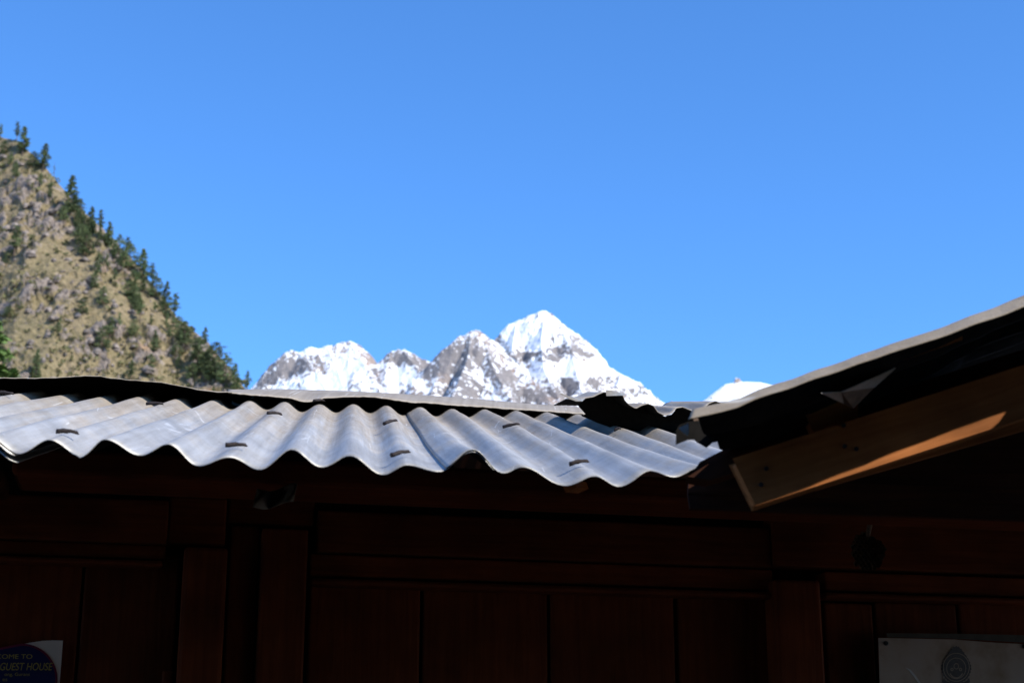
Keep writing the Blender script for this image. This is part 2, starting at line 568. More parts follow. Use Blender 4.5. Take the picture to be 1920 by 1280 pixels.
tex = fbm((XX + ZZ * 0.8) / 30, (YY) / 50, ZZ / 15, 5, 0.66)
tex2 = fbm((XX - ZZ) / 14, YY / 30, (ZZ + XX) / 60, 4, 0.62)
tex3 = fbm((XX + ZZ) / 13, YY / 60, (ZZ - XX) / 50, 4, 0.62)
rockm = (steep - 1.30) * 0.5 + tex * 0.7 + tex2 * 0.7 + tex3 * 0.6 + bl * 0.95 - 0.10
# ledges: bare rock stands proud of the snow
ZZ2 = ZZ2 + np.clip(rockm, -0.4, 0.6) * 7 * np.clip(amp, 0.2, 1)
rockm = np.clip(rockm * 1.45 + 0.52, 0, 1)
PM = np.stack([XX, YY, ZZ2], -1)
m, t, b, N, L = new_mat('snow_and_rock')
tc = N.new('ShaderNodeTexCoord')
at = N.new('ShaderNodeAttribute')
at.attribute_name = 'rock'
n_a = nz(N, L, 0.07, 6, 0.7, mapping(N, L, tc.outputs['Object'], (1, 0.6, 1.5), (0, 0.6, 0)))
n_b = nz(N, L, 0.004, 4, 0.6, tc.outputs['Object'])
f = math_n(N, L, 'ADD', at.outputs['Fac'], math_n(N, L, 'MULTIPLY', math_n(N, L, 'SUBTRACT', n_a.outputs[0], 0.5), 1.35))
fr = ramp(N, [(0.49, (0, 0, 0)), (0.58, (1, 1, 1))])
L.new(f, fr.inputs[0])
rc = ramp(N, [(0.3, (0.175, 0.162, 0.160)), (0.55, (0.25, 0.225, 0.215)), (0.66, (0.34, 0.26, 0.21))])
L.new(n_b.outputs[0], rc.inputs[0])
rc2 = ramp(N, [(0.3, (0.7,) * 3), (0.7, (1.25,) * 3)])
L.new(n_a.outputs[0], rc2.inputs[0])
mu = N.new('ShaderNodeMix')
mu.data_type = 'RGBA'
mu.blend_type = 'MULTIPLY'
mu.inputs[0].default_value = 1
L.new(rc.outputs[0], mu.inputs[6])
L.new(rc2.outputs[0], mu.inputs[7])
L.new(mixc(N, L, fr.outputs[0], (0.86, 0.87, 0.90), mu.outputs[2]), b.inputs['Base Color'])
b.inputs['Roughness'].default_value = 0.8
b.inputs['Specular IOR Level'].default_value = 0.15
bump(N, L, n_a.outputs[0], 0.6, 12, b)
M_SNOW = m
mount = grid_mesh('mountain', PM, M_SNOW, {'rock': rockm})
tag(mount, 'jagged snow covered peaks with bare rock bands in the distance', None, None, 'structure')

# rounded snow dome further right with a rocky knob on its crest
R2 = [[(1255, 800, 5600), (1290, 780, 5600), (1325, 751, 5600), (1345, 731, 5600), (1362, 719, 5600), (1380, 716, 5600), (1400, 715, 5600), (1425, 716, 5600), (1450, 722, 5600), (1500, 742, 5600), (1580, 800, 5600)],
      [(1375, 717, 5600), (1380, 704, 5600), (1386, 705, 5600), (1392, 716, 5600)],
      [(1256, 790, 5650), (1259, 748, 5650), (1262, 750, 5650), (1265, 795, 5650)]]
aa = np.linspace((1230 - 960) / F * 1.04, (1620 - 960) / F * 1.08, 260)
yy = np.linspace(5000, 6000, 150)
AA, YY = np.meshgrid(aa, yy)
XX = AA * YY
ZD, DM = ridge_surface(XX, YY, R2[:1], 0.85)
ZK, DK = ridge_surface(XX, YY, R2[1:], 3.0)
knob = ZK > ZD
ZZ = np.maximum(ZD, ZK) + fbm(XX / 60, YY / 60, ZD / 60, 4) * 5 * np.clip(DM / 60, 0.1, 1) + knob * fbm(XX / 9, YY / 9, ZD / 9, 3) * 4
tex = fbm(XX / 30, YY / 30, ZZ / 14, 4, 0.6)
rockd = np.clip(0.12 + tex * 0.35 + knob * 0.5 + np.exp(-((XX / YY * F / 1.02 + 960 - 1335) / 25) ** 2) * np.clip(DM / 120, 0, 1) * 0.5, 0, 1)
dome = grid_mesh('mountain', np.stack([XX, YY, ZZ], -1), M_SNOW, {'rock': rockd})
tag(dome, 'rounded white snow dome with a small rocky knob at right', None, None, 'structure')

# ------------------------------------------------------------------ conifers on the hill
M_BARK = simple_mat('pine_bark', (0.12, 0.085, 0.06), 0.95, 0.35, 3)


def leaf_mat(name, a, b_):
    m, t, b, N, L = new_mat(name)
    tc = N.new('ShaderNodeTexCoord')
    oi = N.new('ShaderNodeObjectInfo')
    n = nz(N, L, 0.9, 4, 0.6, tc.outputs['Object'])
    r = ramp(N, [(0.3, a), (0.7, b_)])
    L.new(n.outputs[0], r.inputs[0])
    h = N.new('ShaderNodeHueSaturation')
    L.new(r.outputs[0], h.inputs['Color'])
    L.new(math_n(N, L, 'ADD', 0.7, math_n(N, L, 'MULTIPLY', oi.outputs['Random'], 0.6)), h.inputs['Value'])
    L.new(h.outputs[0], b.inputs['Base Color'])
    b.inputs['Roughness'].default_value = 0.7
    b.inputs['Specular IOR Level'].default_value = 0.2
    return m


M_PINE = leaf_mat('pine_needles', (0.068, 0.098, 0.040), (0.155, 0.195, 0.078))
M_DEODAR = leaf_mat('deodar_needles', (0.055, 0.105, 0.022), (0.12, 0.19, 0.045))


def tube(V, Fc, p, q, r0, r1, n=6):
    d = (q - p).normalized()
    a = d.orthogonal().normalized()
    c = d.cross(a)
    s = len(V)
    for P_, r_ in ((p, r0), (q, r1)):
        for i in range(n):
            th = 2 * math.pi * i / n
            V.append(P_ + a * (math.cos(th) * r_) + c * (math.sin(th) * r_))
    for i in range(n):
        j = (i + 1) % n
        Fc.append((s + i, s + j, s + n + j, s + n + i))


def clump(V, Fc, c, size, rnd, n=5, flat=0.6):
    for _ in range(n):
        d = Vector((rnd.gauss(0, 1), rnd.gauss(0, 1), rnd.gauss(0, flat))).normalized()
        e = Vector((rnd.gauss(0, 1), rnd.gauss(0, 1), rnd.gauss(0, 1)))
        e = (e - d * e.dot(d)).normalized()
        p = c + Vector((rnd.gauss(0, .5), rnd.gauss(0, .5), rnd.gauss(0, .35))) * size
        a, b_ = d * size * rnd.uniform(.5, 1), e * size * rnd.uniform(.2, .42)
        s = len(V)
        V += [p - a, p - a * .1 + b_, p + a, p - a * .1 - b_]
        Fc.append((s, s + 1, s + 2, s + 3))


def pine_proto(kind, rnd):
    """unit-height conifer: returns trunk mesh and crown mesh"""
    TV, TF, CV, CF = [], [], [], []
    lean = Vector((rnd.uniform(-.04, .04), rnd.uniform(-.04, .04), 0))
    bot = {'cone': 0.08, 'bush': 0.10, 'tall': 0.22, 'sparse': 0.35, 'dead': 0.3}[kind]
    wid = {'cone': 0.25, 'bush': 0.40, 'tall': 0.22, 'sparse': 0.24, 'dead': 0.10}[kind]
    prev = Vector((0, 0, -0.06))
    for i in range(1, 7):
        z = i / 6 * 0.97
        p = Vector((lean.x * z + rnd.uniform(-.006, .006), lean.y * z + rnd.uniform(-.006, .006), z))
        tube(TV, TF, prev, p, 0.022 * (1 - (i - 1) / 6.4), 0.022 * (1 - i / 6.4))
        prev = p
    nb = {'cone': 70, 'bush': 85, 'tall': 60, 'sparse': 32, 'dead': 16}[kind]
    for i in range(nb):
        h = bot + (1 - bot) * (i + rnd.random()) / nb
        tq = (h - bot) / (1 - bot)
        if kind == 'bush':
            prof = math.sin(math.pi * min(1, 0.2 + 0.8 * tq)) ** 0.7 + 0.05
        elif kind == 'sparse':
            prof = (1 - abs(tq - .45) * 1.1) * rnd.uniform(.3, 1)
        else:
            prof = (1 - tq) ** 0.75 * (0.65 + 0.35 * min(1, tq * 5)) + 0.06
        ln = wid * prof * rnd.uniform(.6, 1.18)
        th = rnd.uniform(0, 2 * math.pi)
        o = Vector((lean.x * h, lean.y * h, h))
        tip = o + Vector((math.cos(th) * ln, math.sin(th) * ln, ln * rnd.uniform(-.25, .25)))
        tube(TV, TF, o, tip, 0.005, 0.0015, 3)
        if kind == 'dead' and rnd.random() < .6:
            continue
        for k in range(4):
            f = 0.35 + 0.65 * (k + rnd.random() * .6) / 4
            clump(CV, CF, o.lerp(tip, f) + Vector((0, 0, -.01 * f)), 0.050 * (1.1 - .45 * tq), rnd, 5)
    clump(CV, CF, Vector((lean.x, lean.y, 0.975)), 0.025, rnd, 6)
    meT = bpy.data.meshes.new('trunk')
    meT.from_pydata([tuple(v) for v in TV], [], TF)
    meT.materials.append(M_BARK)
    meC = bpy.data.meshes.new('crown')
    meC.from_pydata([tuple(v) for v in CV], [], CF)
    meC.materials.append(M_PINE)
    return meT, meC


rt = random.Random(3)
PROTO = {k: [pine_proto(k, rt) for _ in range(n_)] for k, n_ in (('cone', 3), ('bush', 3), ('tall', 3), ('sparse', 2), ('dead', 1))}


def plant(px, py, hpx, kind, label, group, rnd=rt, name='pine_tree', wide=1.0):
    """stand a conifer on the hill where the photograph shows its foot"""
    hit = None
    for k in range(14):
        d = ray(px - k * 1.2, py + k * 2.0)
        hit, nrm, ix, dist = hbvh.ray_cast(CAM, d.normalized())
        if hit is not None and hit.y < 900:
            break
    if hit is None:
        return None
    hgt = hpx / F * (hit - CAM).length * 1.03
    o = empty(name, hit - Vector((0, 0, .2)))
    o.scale = (hgt * wide * .88, hgt * wide * .88, hgt * .95)
    o.rotation_euler = (0, 0, rnd.uniform(0, 6.28))
    tag(o, label, 'tree', group)
    meT, meC = rnd.choice(PROTO[kind])
    link(bpy.data.objects.new('trunk', meT), o)
    link(bpy.data.objects.new('crown', meC), o)
    return o


# skyline trees, from the upper left end downwards: foot px, foot py, height px, kind, label
SKY = [
    (0, 262, 32, 'sparse', 'thin sparse pine on the ridge at the very left edge of the photo', 1),
    (31, 266, 40, 'sparse', 'spindly bare pine on the ridge top left of the fuller pine', 1),
    (42, 292, 60, 'tall', 'slim pine standing at the upper end of the hill ridge', 1.15),
    (80, 322, 58, 'tall', 'lone slender pine leaning over the ridge below the top', 1.2),
    (100, 336, 34, 'dead', 'leafless grey snag on the ridge above the tallest pine', 0.8),
    (131, 402, 78, 'cone', 'tallest dark pine on the upper skyline of the hill', 1.15),
    (118, 414, 30, 'bush', 'small dark bushy pine at the foot of the tallest pine', 1.1),
    (122, 424, 40, 'dead', 'bare pale dead trunk below the tallest pine', 0.8),
    (150, 398, 28, 'bush', 'low rounded pine right of the tallest skyline pine', 1.1),
    (169, 440, 56, 'cone', 'pointed pine where the dense skyline wood begins', 1.1),
    (186, 440, 50, 'sparse', 'thin wispy pine rising from the upper skyline wood', 1.1),
    (203, 462, 50, 'cone', 'dark pine in the upper skyline wood below the wispy one', 1.2),
    (222, 484, 48, 'bush', 'broad green pine just above the leaning skyline tree', 1.1),
    (242, 506, 52, 'bush', 'broad dark pine under the leaning skyline tree', 1.2),
    (244, 470, 36, 'sparse', 'small crooked pine jutting out against the sky', 1.5),
    (266, 526, 64, 'cone', 'tall pointed pine halfway down the hill skyline', 1.15),
    (285, 536, 46, 'sparse', 'narrow ragged pine right of the tall halfway pine', 1.2),
    (292, 560, 46, 'bush', 'round dark pine below the narrow ragged one', 1.1),
    (310, 578, 54, 'cone', 'pointed pine in the middle of the lower skyline wood', 1.1),
    (325, 598, 52, 'sparse', 'open crowned pine with sky showing through it', 1.3),
    (346, 650, 52, 'bush', 'dense bushy pine above the grassy shoulder', 1.2),
    (334, 630, 40, 'bush', 'small dense pine left of the bushy shoulder pine', 1.1),
    (383, 644, 34, 'cone', 'single pine on the skyline gap of the grassy shoulder', 1.25),
    (368, 702, 74, 'bush', 'large dark pine standing below the grassy shoulder', 1.0),
    (402, 708, 72, 'bush', 'wide leafy pine near the lower end of the ridge', 1.0),
    (392, 684, 40, 'cone', 'young pine between the two large lower pines', 1.2),
    (424, 722, 60, 'bush', 'rounded pine close above the tin roof ridge', 1.0),
    (440, 730, 52, 'cone', 'pointed pine second from the lower end of the ridge', 1.1),
    (463, 738, 46, 'sparse', 'last small pine at the bottom end of the skyline', 1.1),
]
for px, py, h, k, lab, wd in SKY:
    plant(px, py, h, k, lab, 'pines along the hill skyline', wide=wd)
FACE = [
    (8, 290, 28, 'bush', 'small pine on the slope just under the upper left ridge'),
    (19, 316, 34, 'sparse', 'left one of two small pines high on the slope'),
    (28, 332, 34, 'cone', 'right one of two small pines high on the slope'),
    (61, 315, 34, 'bush', 'bushy pine under the lone leaning ridge pine'),
    (74, 356, 34, 'sparse', 'faint thin pine on the grey upper crags'),
    (93, 370, 30, 'cone', 'small pine left of the tallest skyline pine on the crags'),
    (26, 484, 66, 'sparse', 'large open pine at the left edge halfway up the slope'),
    (12, 494, 24, 'bush', 'low dark shrub at the left edge below the large open pine'),
    (150, 458, 40, 'bush', 'dark pine on the slope left of the skyline wood'),
    (160, 482, 50, 'bush', 'second dark pine on the slope under the first one'),
    (154, 590, 34, 'bush', 'compact round pine alone on the middle of the slope'),
    (60, 460, 22, 'bush', 'small dark shrub below a rock on the upper slope'),
    (180, 528, 40, 'sparse', 'thin pine in the gully under the skyline wood'),
    (194, 572, 38, 'bush', 'grey green pine in the gully above the pale crag'),
    (176, 540, 28, 'bush', 'low shrubby pine on the left bank of the gully'),
    (262, 600, 44, 'sparse', 'open pine on the slope right of the pale crag'),
    (254, 572, 40, 'bush', 'dark pine hugging the cliff under the skyline wood'),
    (250, 632, 34, 'bush', 'dark shrub in the shaded cleft of the lower slope'),
    (289, 660, 44, 'cone', 'neat pointed pine on the lower right slope'),
    (192, 656, 48, 'bush', 'dark spreading pine low on the middle slope'),
    (205, 640, 50, 'sparse', 'thin tall pine behind the dark spreading one'),
    (222, 618, 34, 'sparse', 'small ragged pine on the crag above the lower slope'),
    (66, 712, 60, 'cone', 'grey green pine just above the roof near the bright fir'),
    (245, 718, 46, 'sparse', 'wispy pine low on the slope above the roof'),
    (281, 712, 52, 'sparse', 'slim pine low on the slope right of the wispy pine'),
    (16, 596, 26, 'bush', 'low spreading shrub above the bright fir at the left edge'),
    (38, 580, 22, 'bush', 'small dull shrub up slope of the bright fir'),
    (108, 622, 20, 'bush', 'little shrub on the grassy ledge of the middle slope'),
    (112, 612, 22, 'sparse', 'tiny pine on the grassy ledge of the middle slope'),
    (330, 668, 30, 'bush', 'squat pine on the grass beside the neat pointed pine'),
    (316, 640, 34, 'sparse', 'ragged pine under the lower skyline wood'),
]
for px, py, h, k, lab in FACE:
    plant(px, py, h, k, lab, 'pines scattered over the hill face', wide=rt.uniform(1.0, 1.3))
band = [(150, 400), (202, 452), (253, 506), (291, 553), (333, 608), (380, 655), (413, 690), (456, 730)]
qs = sorted(rt.random() for _ in range(50))
ORD = ['first', 'second', 'third', 'fourth', 'fifth', 'sixth', 'seventh', 'eighth', 'ninth', 'tenth']
TEN = ['', 'ten and ', 'twenty and ', 'thirty and ', 'forty and ']
for i, q in enumerate(qs):
    q *= len(band) - 1
    j = int(q)
    x = band[j][0] + (band[j + 1][0] - band[j][0]) * (q - j)
    y = band[j][1] + (band[j + 1][1] - band[j][1]) * (q - j)
    ins = rt.random() ** 1.2 * (50 if 0.6 < q < 4 or q > 5 else 18)
    hh = rt.uniform(18, 40)
    kd = rt.choice(['bush', 'cone', 'tall', 'sparse'])
    lab = '%s %s pine in the crowded ridge wood, %s%s counting down from its top' % (
        'taller' if hh > 29 else 'shorter', {'bush': 'bushy', 'cone': 'pointed', 'tall': 'slim', 'sparse': 'thin'}[kd], TEN[i // 10], ORD[i % 10])
    plant(x - ins, y + 8 + ins * .35 + rt.uniform(0, 8), hh, kd, lab, 'crowded ridge pines', wide=rt.uniform(1.0, 1.35))

# loose boulders and low scrub on the slope, too many and too small to count
rb = random.Random(21)


def scatter(n, smin, smax, kind):
    V_, F_ = [], []
    while n > 0:
        px, py = rb.uniform(-60, 470), rb.uniform(250, 760)
        hit, nrm, ix, dist = hbvh.ray_cast(CAM, ray(px, py).normalized())
        if hit is None or hit.y > 900:
            continue
        n -= 1
        sz = smin + (smax - smin) * rb.random() ** 3
        if kind == 'rock':
            s = len(V_)
            ax = Vector((rb.uniform(.6, 1.3), rb.uniform(.6, 1.3), rb.uniform(.5, 1.0)))
            for a in range(3):
                for t_ in range(6):
                    th = t_ * 1.047 + a * .5
                    r_ = (.75, 1.0, .6)[a] * rb.uniform(.75, 1.2)
                    V_.append(hit + Vector((math.cos(th) * r_ * ax.x, math.sin(th) * r_ * ax.y, (-.5, .1, .75)[a] * ax.z + rb.uniform(-.12, .12))) * sz)
            for a in range(2):
                for t_ in range(6):
                    F_.append((s + a * 6 + t_, s + a * 6 + (t_ + 1) % 6, s + a * 6 + 6 + (t_ + 1) % 6, s + a * 6 + 6 + t_))
            F_.append(tuple(s + 12 + t_ for t_ in range(6)))
        else:
            for _ in range(3):
                clump(V_, F_, hit + Vector((rb.gauss(0, .5), rb.gauss(0, .5), .35)) * sz, sz * .7, rb, 5, .6)
    return V_, F_


M_BOULDER = simple_mat('boulder_stone', (0.21, 0.175, 0.15), .95, .45, .35)
M_SCRUB = leaf_mat('scrub_leaves', (0.075, 0.085, 0.034), (0.16, 0.15, 0.065))
o = mesh_obj('boulders', *scatter(520, .35, 2.3, 'rock'), M_BOULDER)
tag(o, 'loose grey boulders strewn over the dry hillside', None, None, 'stuff')
o = mesh_obj('scrub', *scatter(1100, .45, 1.9, 'scrub'), M_SCRUB)
tag(o, 'low dull green scrub dotted over the dry hillside', None, None, 'stuff')

# ---- bright fir standing behind the house, left edge
rf = random.Random(5)
base = at_y(-78, 640, 40)
base.z = 0
H = at_y(-78, 478, 40).z
TV, TF, CV, CF = [], [], [], []
prev = base.copy()
for i in range(1, 13):
    p = base + Vector((0, 0, H * i / 12))
    tube(TV, TF, prev, p, 0.32 * (1 - (i - 1) / 12.5), 0.32 * (1 - i / 12.5), 10)
    prev = p
for i in range(230):
    hq = 0.12 + 0.87 * (i + rf.random()) / 230
    ln = (1 - hq) * H * 0.40 * rf.uniform(.75, 1.12) + .15
    th = i * 2.399 + rf.uniform(-.3, .3)
    o = base + Vector((0, 0, H * hq))
    dr = Vector((math.cos(th), math.sin(th), 0))
    side = Vector((-dr.y, dr.x, 0))
    prev = o
    for k in range(1, 7):
        f = k / 6
        p = o + dr * ln * f + Vector((0, 0, ln * (.10 * f - .38 * f * f)))
        tube(TV, TF, prev, p, .05 * (1 - f) + .012, .05 * (1 - f) + .006, 4)
        prev = p
        sp = ln * .26 * (1.1 - f * .75)
        for s_ in (-1, 1):
            for g_ in range(4):
                ff = (g_ + rf.random()) / 4
                c = p + side * (s_ * sp * ff) - Vector((0, 0, sp * ff * .35)) + dr * (sp * .3 * ff)
                clump(CV, CF, c, 0.17, rf, 6, .35)
        clump(CV, CF, p, 0.18, rf, 5, .35)
fir = empty('fir_tree', base)
for nm, V_, F_, mt in (('trunk', TV, TF, M_BARK), ('crown', CV, CF, M_DEODAR)):
    mesh_obj(nm, [v - base for v in V_], F_, mt, fir)
tag(fir, 'bright green fir close behind the roof at the left edge', 'tree')

# ------------------------------------------------------------------ the timber house across the yard
YAW = R(12)
WU = Vector((math.cos(YAW), math.sin(YAW), 0))       # along the wall, to the right
WN = Vector((math.sin(YAW), -math.cos(YAW), 0))      # out of the wall, towards the camera
UP = Vector((0, 0, 1))
W0 = at_y(960, 1100, 2.9)


def wpt(px, py, w_=0.0):
    return on_plane(px, py, W0 + WN * w_, WN)


def grain(o, axis, up):
    """metre-scaled UVs, u along the board"""
    me = o.data
    third = axis.cross(up)
    uvl = me.uv_layers.new(name='grain')
    for lp in me.loops:
        c = me.vertices[lp.vertex_index].co
        uvl.data[lp.index].uv = (c.dot(axis), c.dot(up) + c.dot(third) * .7)
    return o


house = empty('timber_house', wpt(960, 1100) - UP * wpt(960, 1100).z)
HL = house.location.copy()
tag(house, 'dark timber house with a grey corrugated tin roof and clinched nails', 'house')


def local(o, par):
    """keep world coordinates although parented to an empty that is not at the origin"""
    o.data.transform(__import__('mathutils').Matrix.Translation(-par.location))
    return o


def wall_board(name, x0, x1, ytop, ybot, wf, th, mat=None, vertical=False, parent=None, bev=0.004):
    """board on the wall: pixel extents, front face wf metres in front of the wall plane, th thick"""
    xm = (x0 + x1) / 2
    ym = (ytop + min(ybot, 1280)) / 2
    a, c = wpt(x0, ym, wf), wpt(x1, ym, wf)
    zt, zb = wpt(xm, ytop, wf).z, wpt(xm, ybot, wf).z if ybot < 5000 else 0.02
    p = Vector((a.x, a.y, zb)) - WN * th
    ln = (Vector((c.x, c.y, 0)) - Vector((a.x, a.y, 0))).length
    v, f = box_pts(p, WU * ln, WN * th, UP * (zt - zb))
    f = [q[::-1] for q in f]
    o = mesh_obj(name, v, f, mat or M_WOOD, house)
    grain(o, UP if vertical else WU, WU if vertical else UP)
    local(o, house)
    o.data.update()
    return chamfer(o, bev, 2)


FLOOR = 9999
# solid inner wall behind the boards
wall_board('wall', -900, 3300, 900, FLOOR, -0.06, 0.10, M_DARKWOOD)
# left bay
for x0, x1 in ((-780, -560), (-556, -340), (-336, -162), (-158, 148), (153, 330)):
    wall_board('plank', x0, x1, 1036, FLOOR, random.uniform(0, .006), .03, vertical=True)
wall_board('rail', -800, 316, 915, 1000, 0.035, .05)
wall_board('rail', -800, 312, 1003, 1029, 0.022, .05)
wall_board('bead', -800, 306, 1032, 1043, 0.040, .045, bev=.006)
# post and its capital
wall_board('capital_block', 316, 424, 932, 1019, 0.020, .06)
wall_board('post', 338, 421, 1024, FLOOR, 0.045, .09, vertical=True, bev=.007)
wall_board('latch_block', 304, 324, 1254, 1300, 0.03, .04)
wall_board('plank', 426, 480, 985, FLOOR, 0.012, .04, vertical=True)
wall_board('plank', 485, 573, 990, FLOOR, 0.03, .05, vertical=True)
wall_board('rail', 428, 590, 935, 982, 0.004, .05)
# middle bay, set back
wall_board('rail', 594, 1446, 972, 1048, 0.012, .05)
wall_board('rail', 580, 1449, 1052, 1092, 0.000, .05)
wall_board('bead', 580, 1449, 1095, 1108, 0.014, .05, bev=.006)
for x0, x1 in ((578, 787), (793, 1027), (1033, 1265), (1271, 1447)):
    wall_board('plank', x0, x1, 1098, FLOOR, random.uniform(-.022, -.016), .03, vertical=True)
# right bay
wall_board('post', 1456, 1544, 1086, FLOOR, 0.030, .07, vertical=True, bev=.006)
wall_board('rail', 1450, 2700, 992, 1082, 0.018, .05)
wall_board('rail', 1548, 2700, 1090, 1124, 0.008, .05)
wall_board('bead', 1548, 2700, 1127, 1137, 0.024, .05, bev=.006)
for x0, x1 in ((1549, 1640), (1644, 1798), (1803, 1975), (1980, 2150), (2155, 2330), (2335, 2520)):
    wall_board('plank', x0, x1, 1130, FLOOR, random.uniform(-.012, -.004), .03, vertical=True)
# the long eave beam in front of the wall
eb = wall_board('eave_beam', 17, 3000, 905, 951, 0.26, .14, M_WOOD, bev=.008)
wall_board('eave_beam', -900, 8, 835, 893, 0.24, .12, M_DARKWOOD, bev=.008)
# splintered end of a rafter showing under the sheets
e = wpt(1074, 918, .55)
o = mesh_obj('rafter_tip', *box_pts(e + Vector((-.012, -.02, -.008)), Vector((.018, .02, .012)), Vector((.03, .25, .05)), Vector((-.004, 0, .011))), M_WOOD2, house)
grain(o, Vector((0, 1, 0)), UP)
local(o, house)

# ---- roof plane
E0 = at_y(660, 868, 2.05)
T0 = at_y(660, 757, 3.95)
SLP = (T0 - E0)
RN = WU.cross(SLP).normalized()
if RN.z < 0:
    RN = -RN
PEAKS = [(197, 823), (315, 832), (430, 856), (547, 842), (657, 854), (763, 871), (885, 846), (980, 879), (1117, 896), (1220, 886), (1318, 878)]
VALS = [(148, 857), (263, 853), (372, 872), (487, 879), (603, 875), (718, 889), (823, 883), (943, 890), (1060, 914), (1160, 915), (1262, 897), (1372, 912)]


def eave_mean(x):
    return 846 + (x - 205) * 0.0575


def top_mean(x):
    return 724 + (x - 57) * 0.0575


ctl = sorted([(x, y) for x, y in PEAKS + VALS])
# corrugation index of every measured point (half steps, crest = integer; crest 0 is the one at x=657)
kk = np.array([(i - ctl.index((657, 854))) / 2 for i in range(len(ctl))])
cx = np.array([c[0] for c in ctl], float)
cdy = np.array([eave_mean(c[0]) - c[1] for c in ctl])        # pixels above the mean line


def cosint(x, xp, fp):
    i = np.clip(np.searchsorted(xp, x) - 1, 0, len(xp) - 2)
    q = np.clip((x - xp[i]) / (xp[i + 1] - xp[i]), 0, 1)
    q = (1 - np.cos(np.pi * q)) / 2
    return fp[i] * (1 - q) + fp[i + 1] * q


def eave_x(k):
    lo, hi = kk[0], kk[-1]
    return np.where(k < lo, cx[0] + (k - lo) * 113, np.where(k > hi, cx[-1] + (k - hi) * 108, np.interp(k, kk, cx)))


def roof_point(k, v):
    ex = float(eave_x(np.array(k)))
    tx = 663 + 59.3 * k
    E = on_plane(ex, eave_mean(ex), E0, RN)
    T = on_plane(tx, top_mean(tx), E0, RN)
    return E.lerp(T, v)


AMP = 0.0102


SHEET_BVH = []


def roof_sheet(k0, k1, lift, seed, v0=-0.0, v1=1.06):
    nk, nv = int((k1 - k0) * 16), 44
    V_, UVs = [], []
    ka = np.linspace(k0, k1, nk + 1)
    va = v0 + (v1 - v0) * np.arange(nv + 1) / nv
    VV, KK = np.meshgrid(va, ka, indexing='ij')
    D = AMP * np.cos(2 * np.pi * KK) + 0.0035 * noise3(KK * .55 + 3, VV * 2.2, 1.3) + 0.0014 * noise3(KK * 1.7 + 3, VV * 7, 4.1)
    ee = np.where((KK >= kk[0]) & (KK <= kk[-1]), cosint(KK, kk, cdy) * 2.05 / F * 1.02, D)
    wv = (1 - np.minimum(1, np.maximum(VV, 0) / .42)) ** 2
    D = D * (1 - wv) + ee * wv
    JG = 0.004 * noise3(ka * 3.1 + seed, 0.2, 8.8)
    for j in range(nv + 1):
        v = v0 + (v1 - v0) * (j / nv)
        for i in range(nk + 1):
            k = k0 + (k1 - k0) * i / nk
            jag = JG[i] if j == 0 else 0
            p = roof_point(k, v + jag) + RN * (float(D[j, i]) + lift)
            V_.append(p)
            UVs.append((k * .076, v * 1.0))
    Fc = [(j * (nk + 1) + i, j * (nk + 1) + i + 1, (j + 1) * (nk + 1) + i + 1, (j + 1) * (nk + 1) + i) for j in range(nv) for i in range(nk)]
    SHEET_BVH.append(BVHTree.FromPolygons([tuple(q) for q in V_], Fc))
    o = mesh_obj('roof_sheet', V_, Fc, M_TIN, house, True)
    uvl = o.data.uv_layers.new(name='sheet')
    for lp in o.data.loops:
        uvl.data[lp.index].uv = UVs[lp.vertex_index]
    o.data.materials.append(M_UNDER)
    local(o, house)
    s = o.modifiers.new('gauge', 'SOLIDIFY')
    s.thickness = 0.0012
    s.offset = -1
    s.material_offset = 1
    s.material_offset_rim = 0
    return o


sheets = [roof_sheet(-14.4, -5.55, -0.003, 1.0), roof_sheet(-6.1, 2.35, 0.0, 2.0), roof_sheet(1.6, 9.0, 0.0028, 3.0), roof_sheet(8.4, 17, 0.005, 4.0), roof_sheet(16.4, 34, 0.008, 5.0)]
sheets[1]['label'] = 'middle grey corrugated tin sheet'

# second edge of the lapped sheet peeping out below at the far left
lap = roof_sheet(-9.3, -5.5, -0.011, 6.0, 0.0, 0.5)


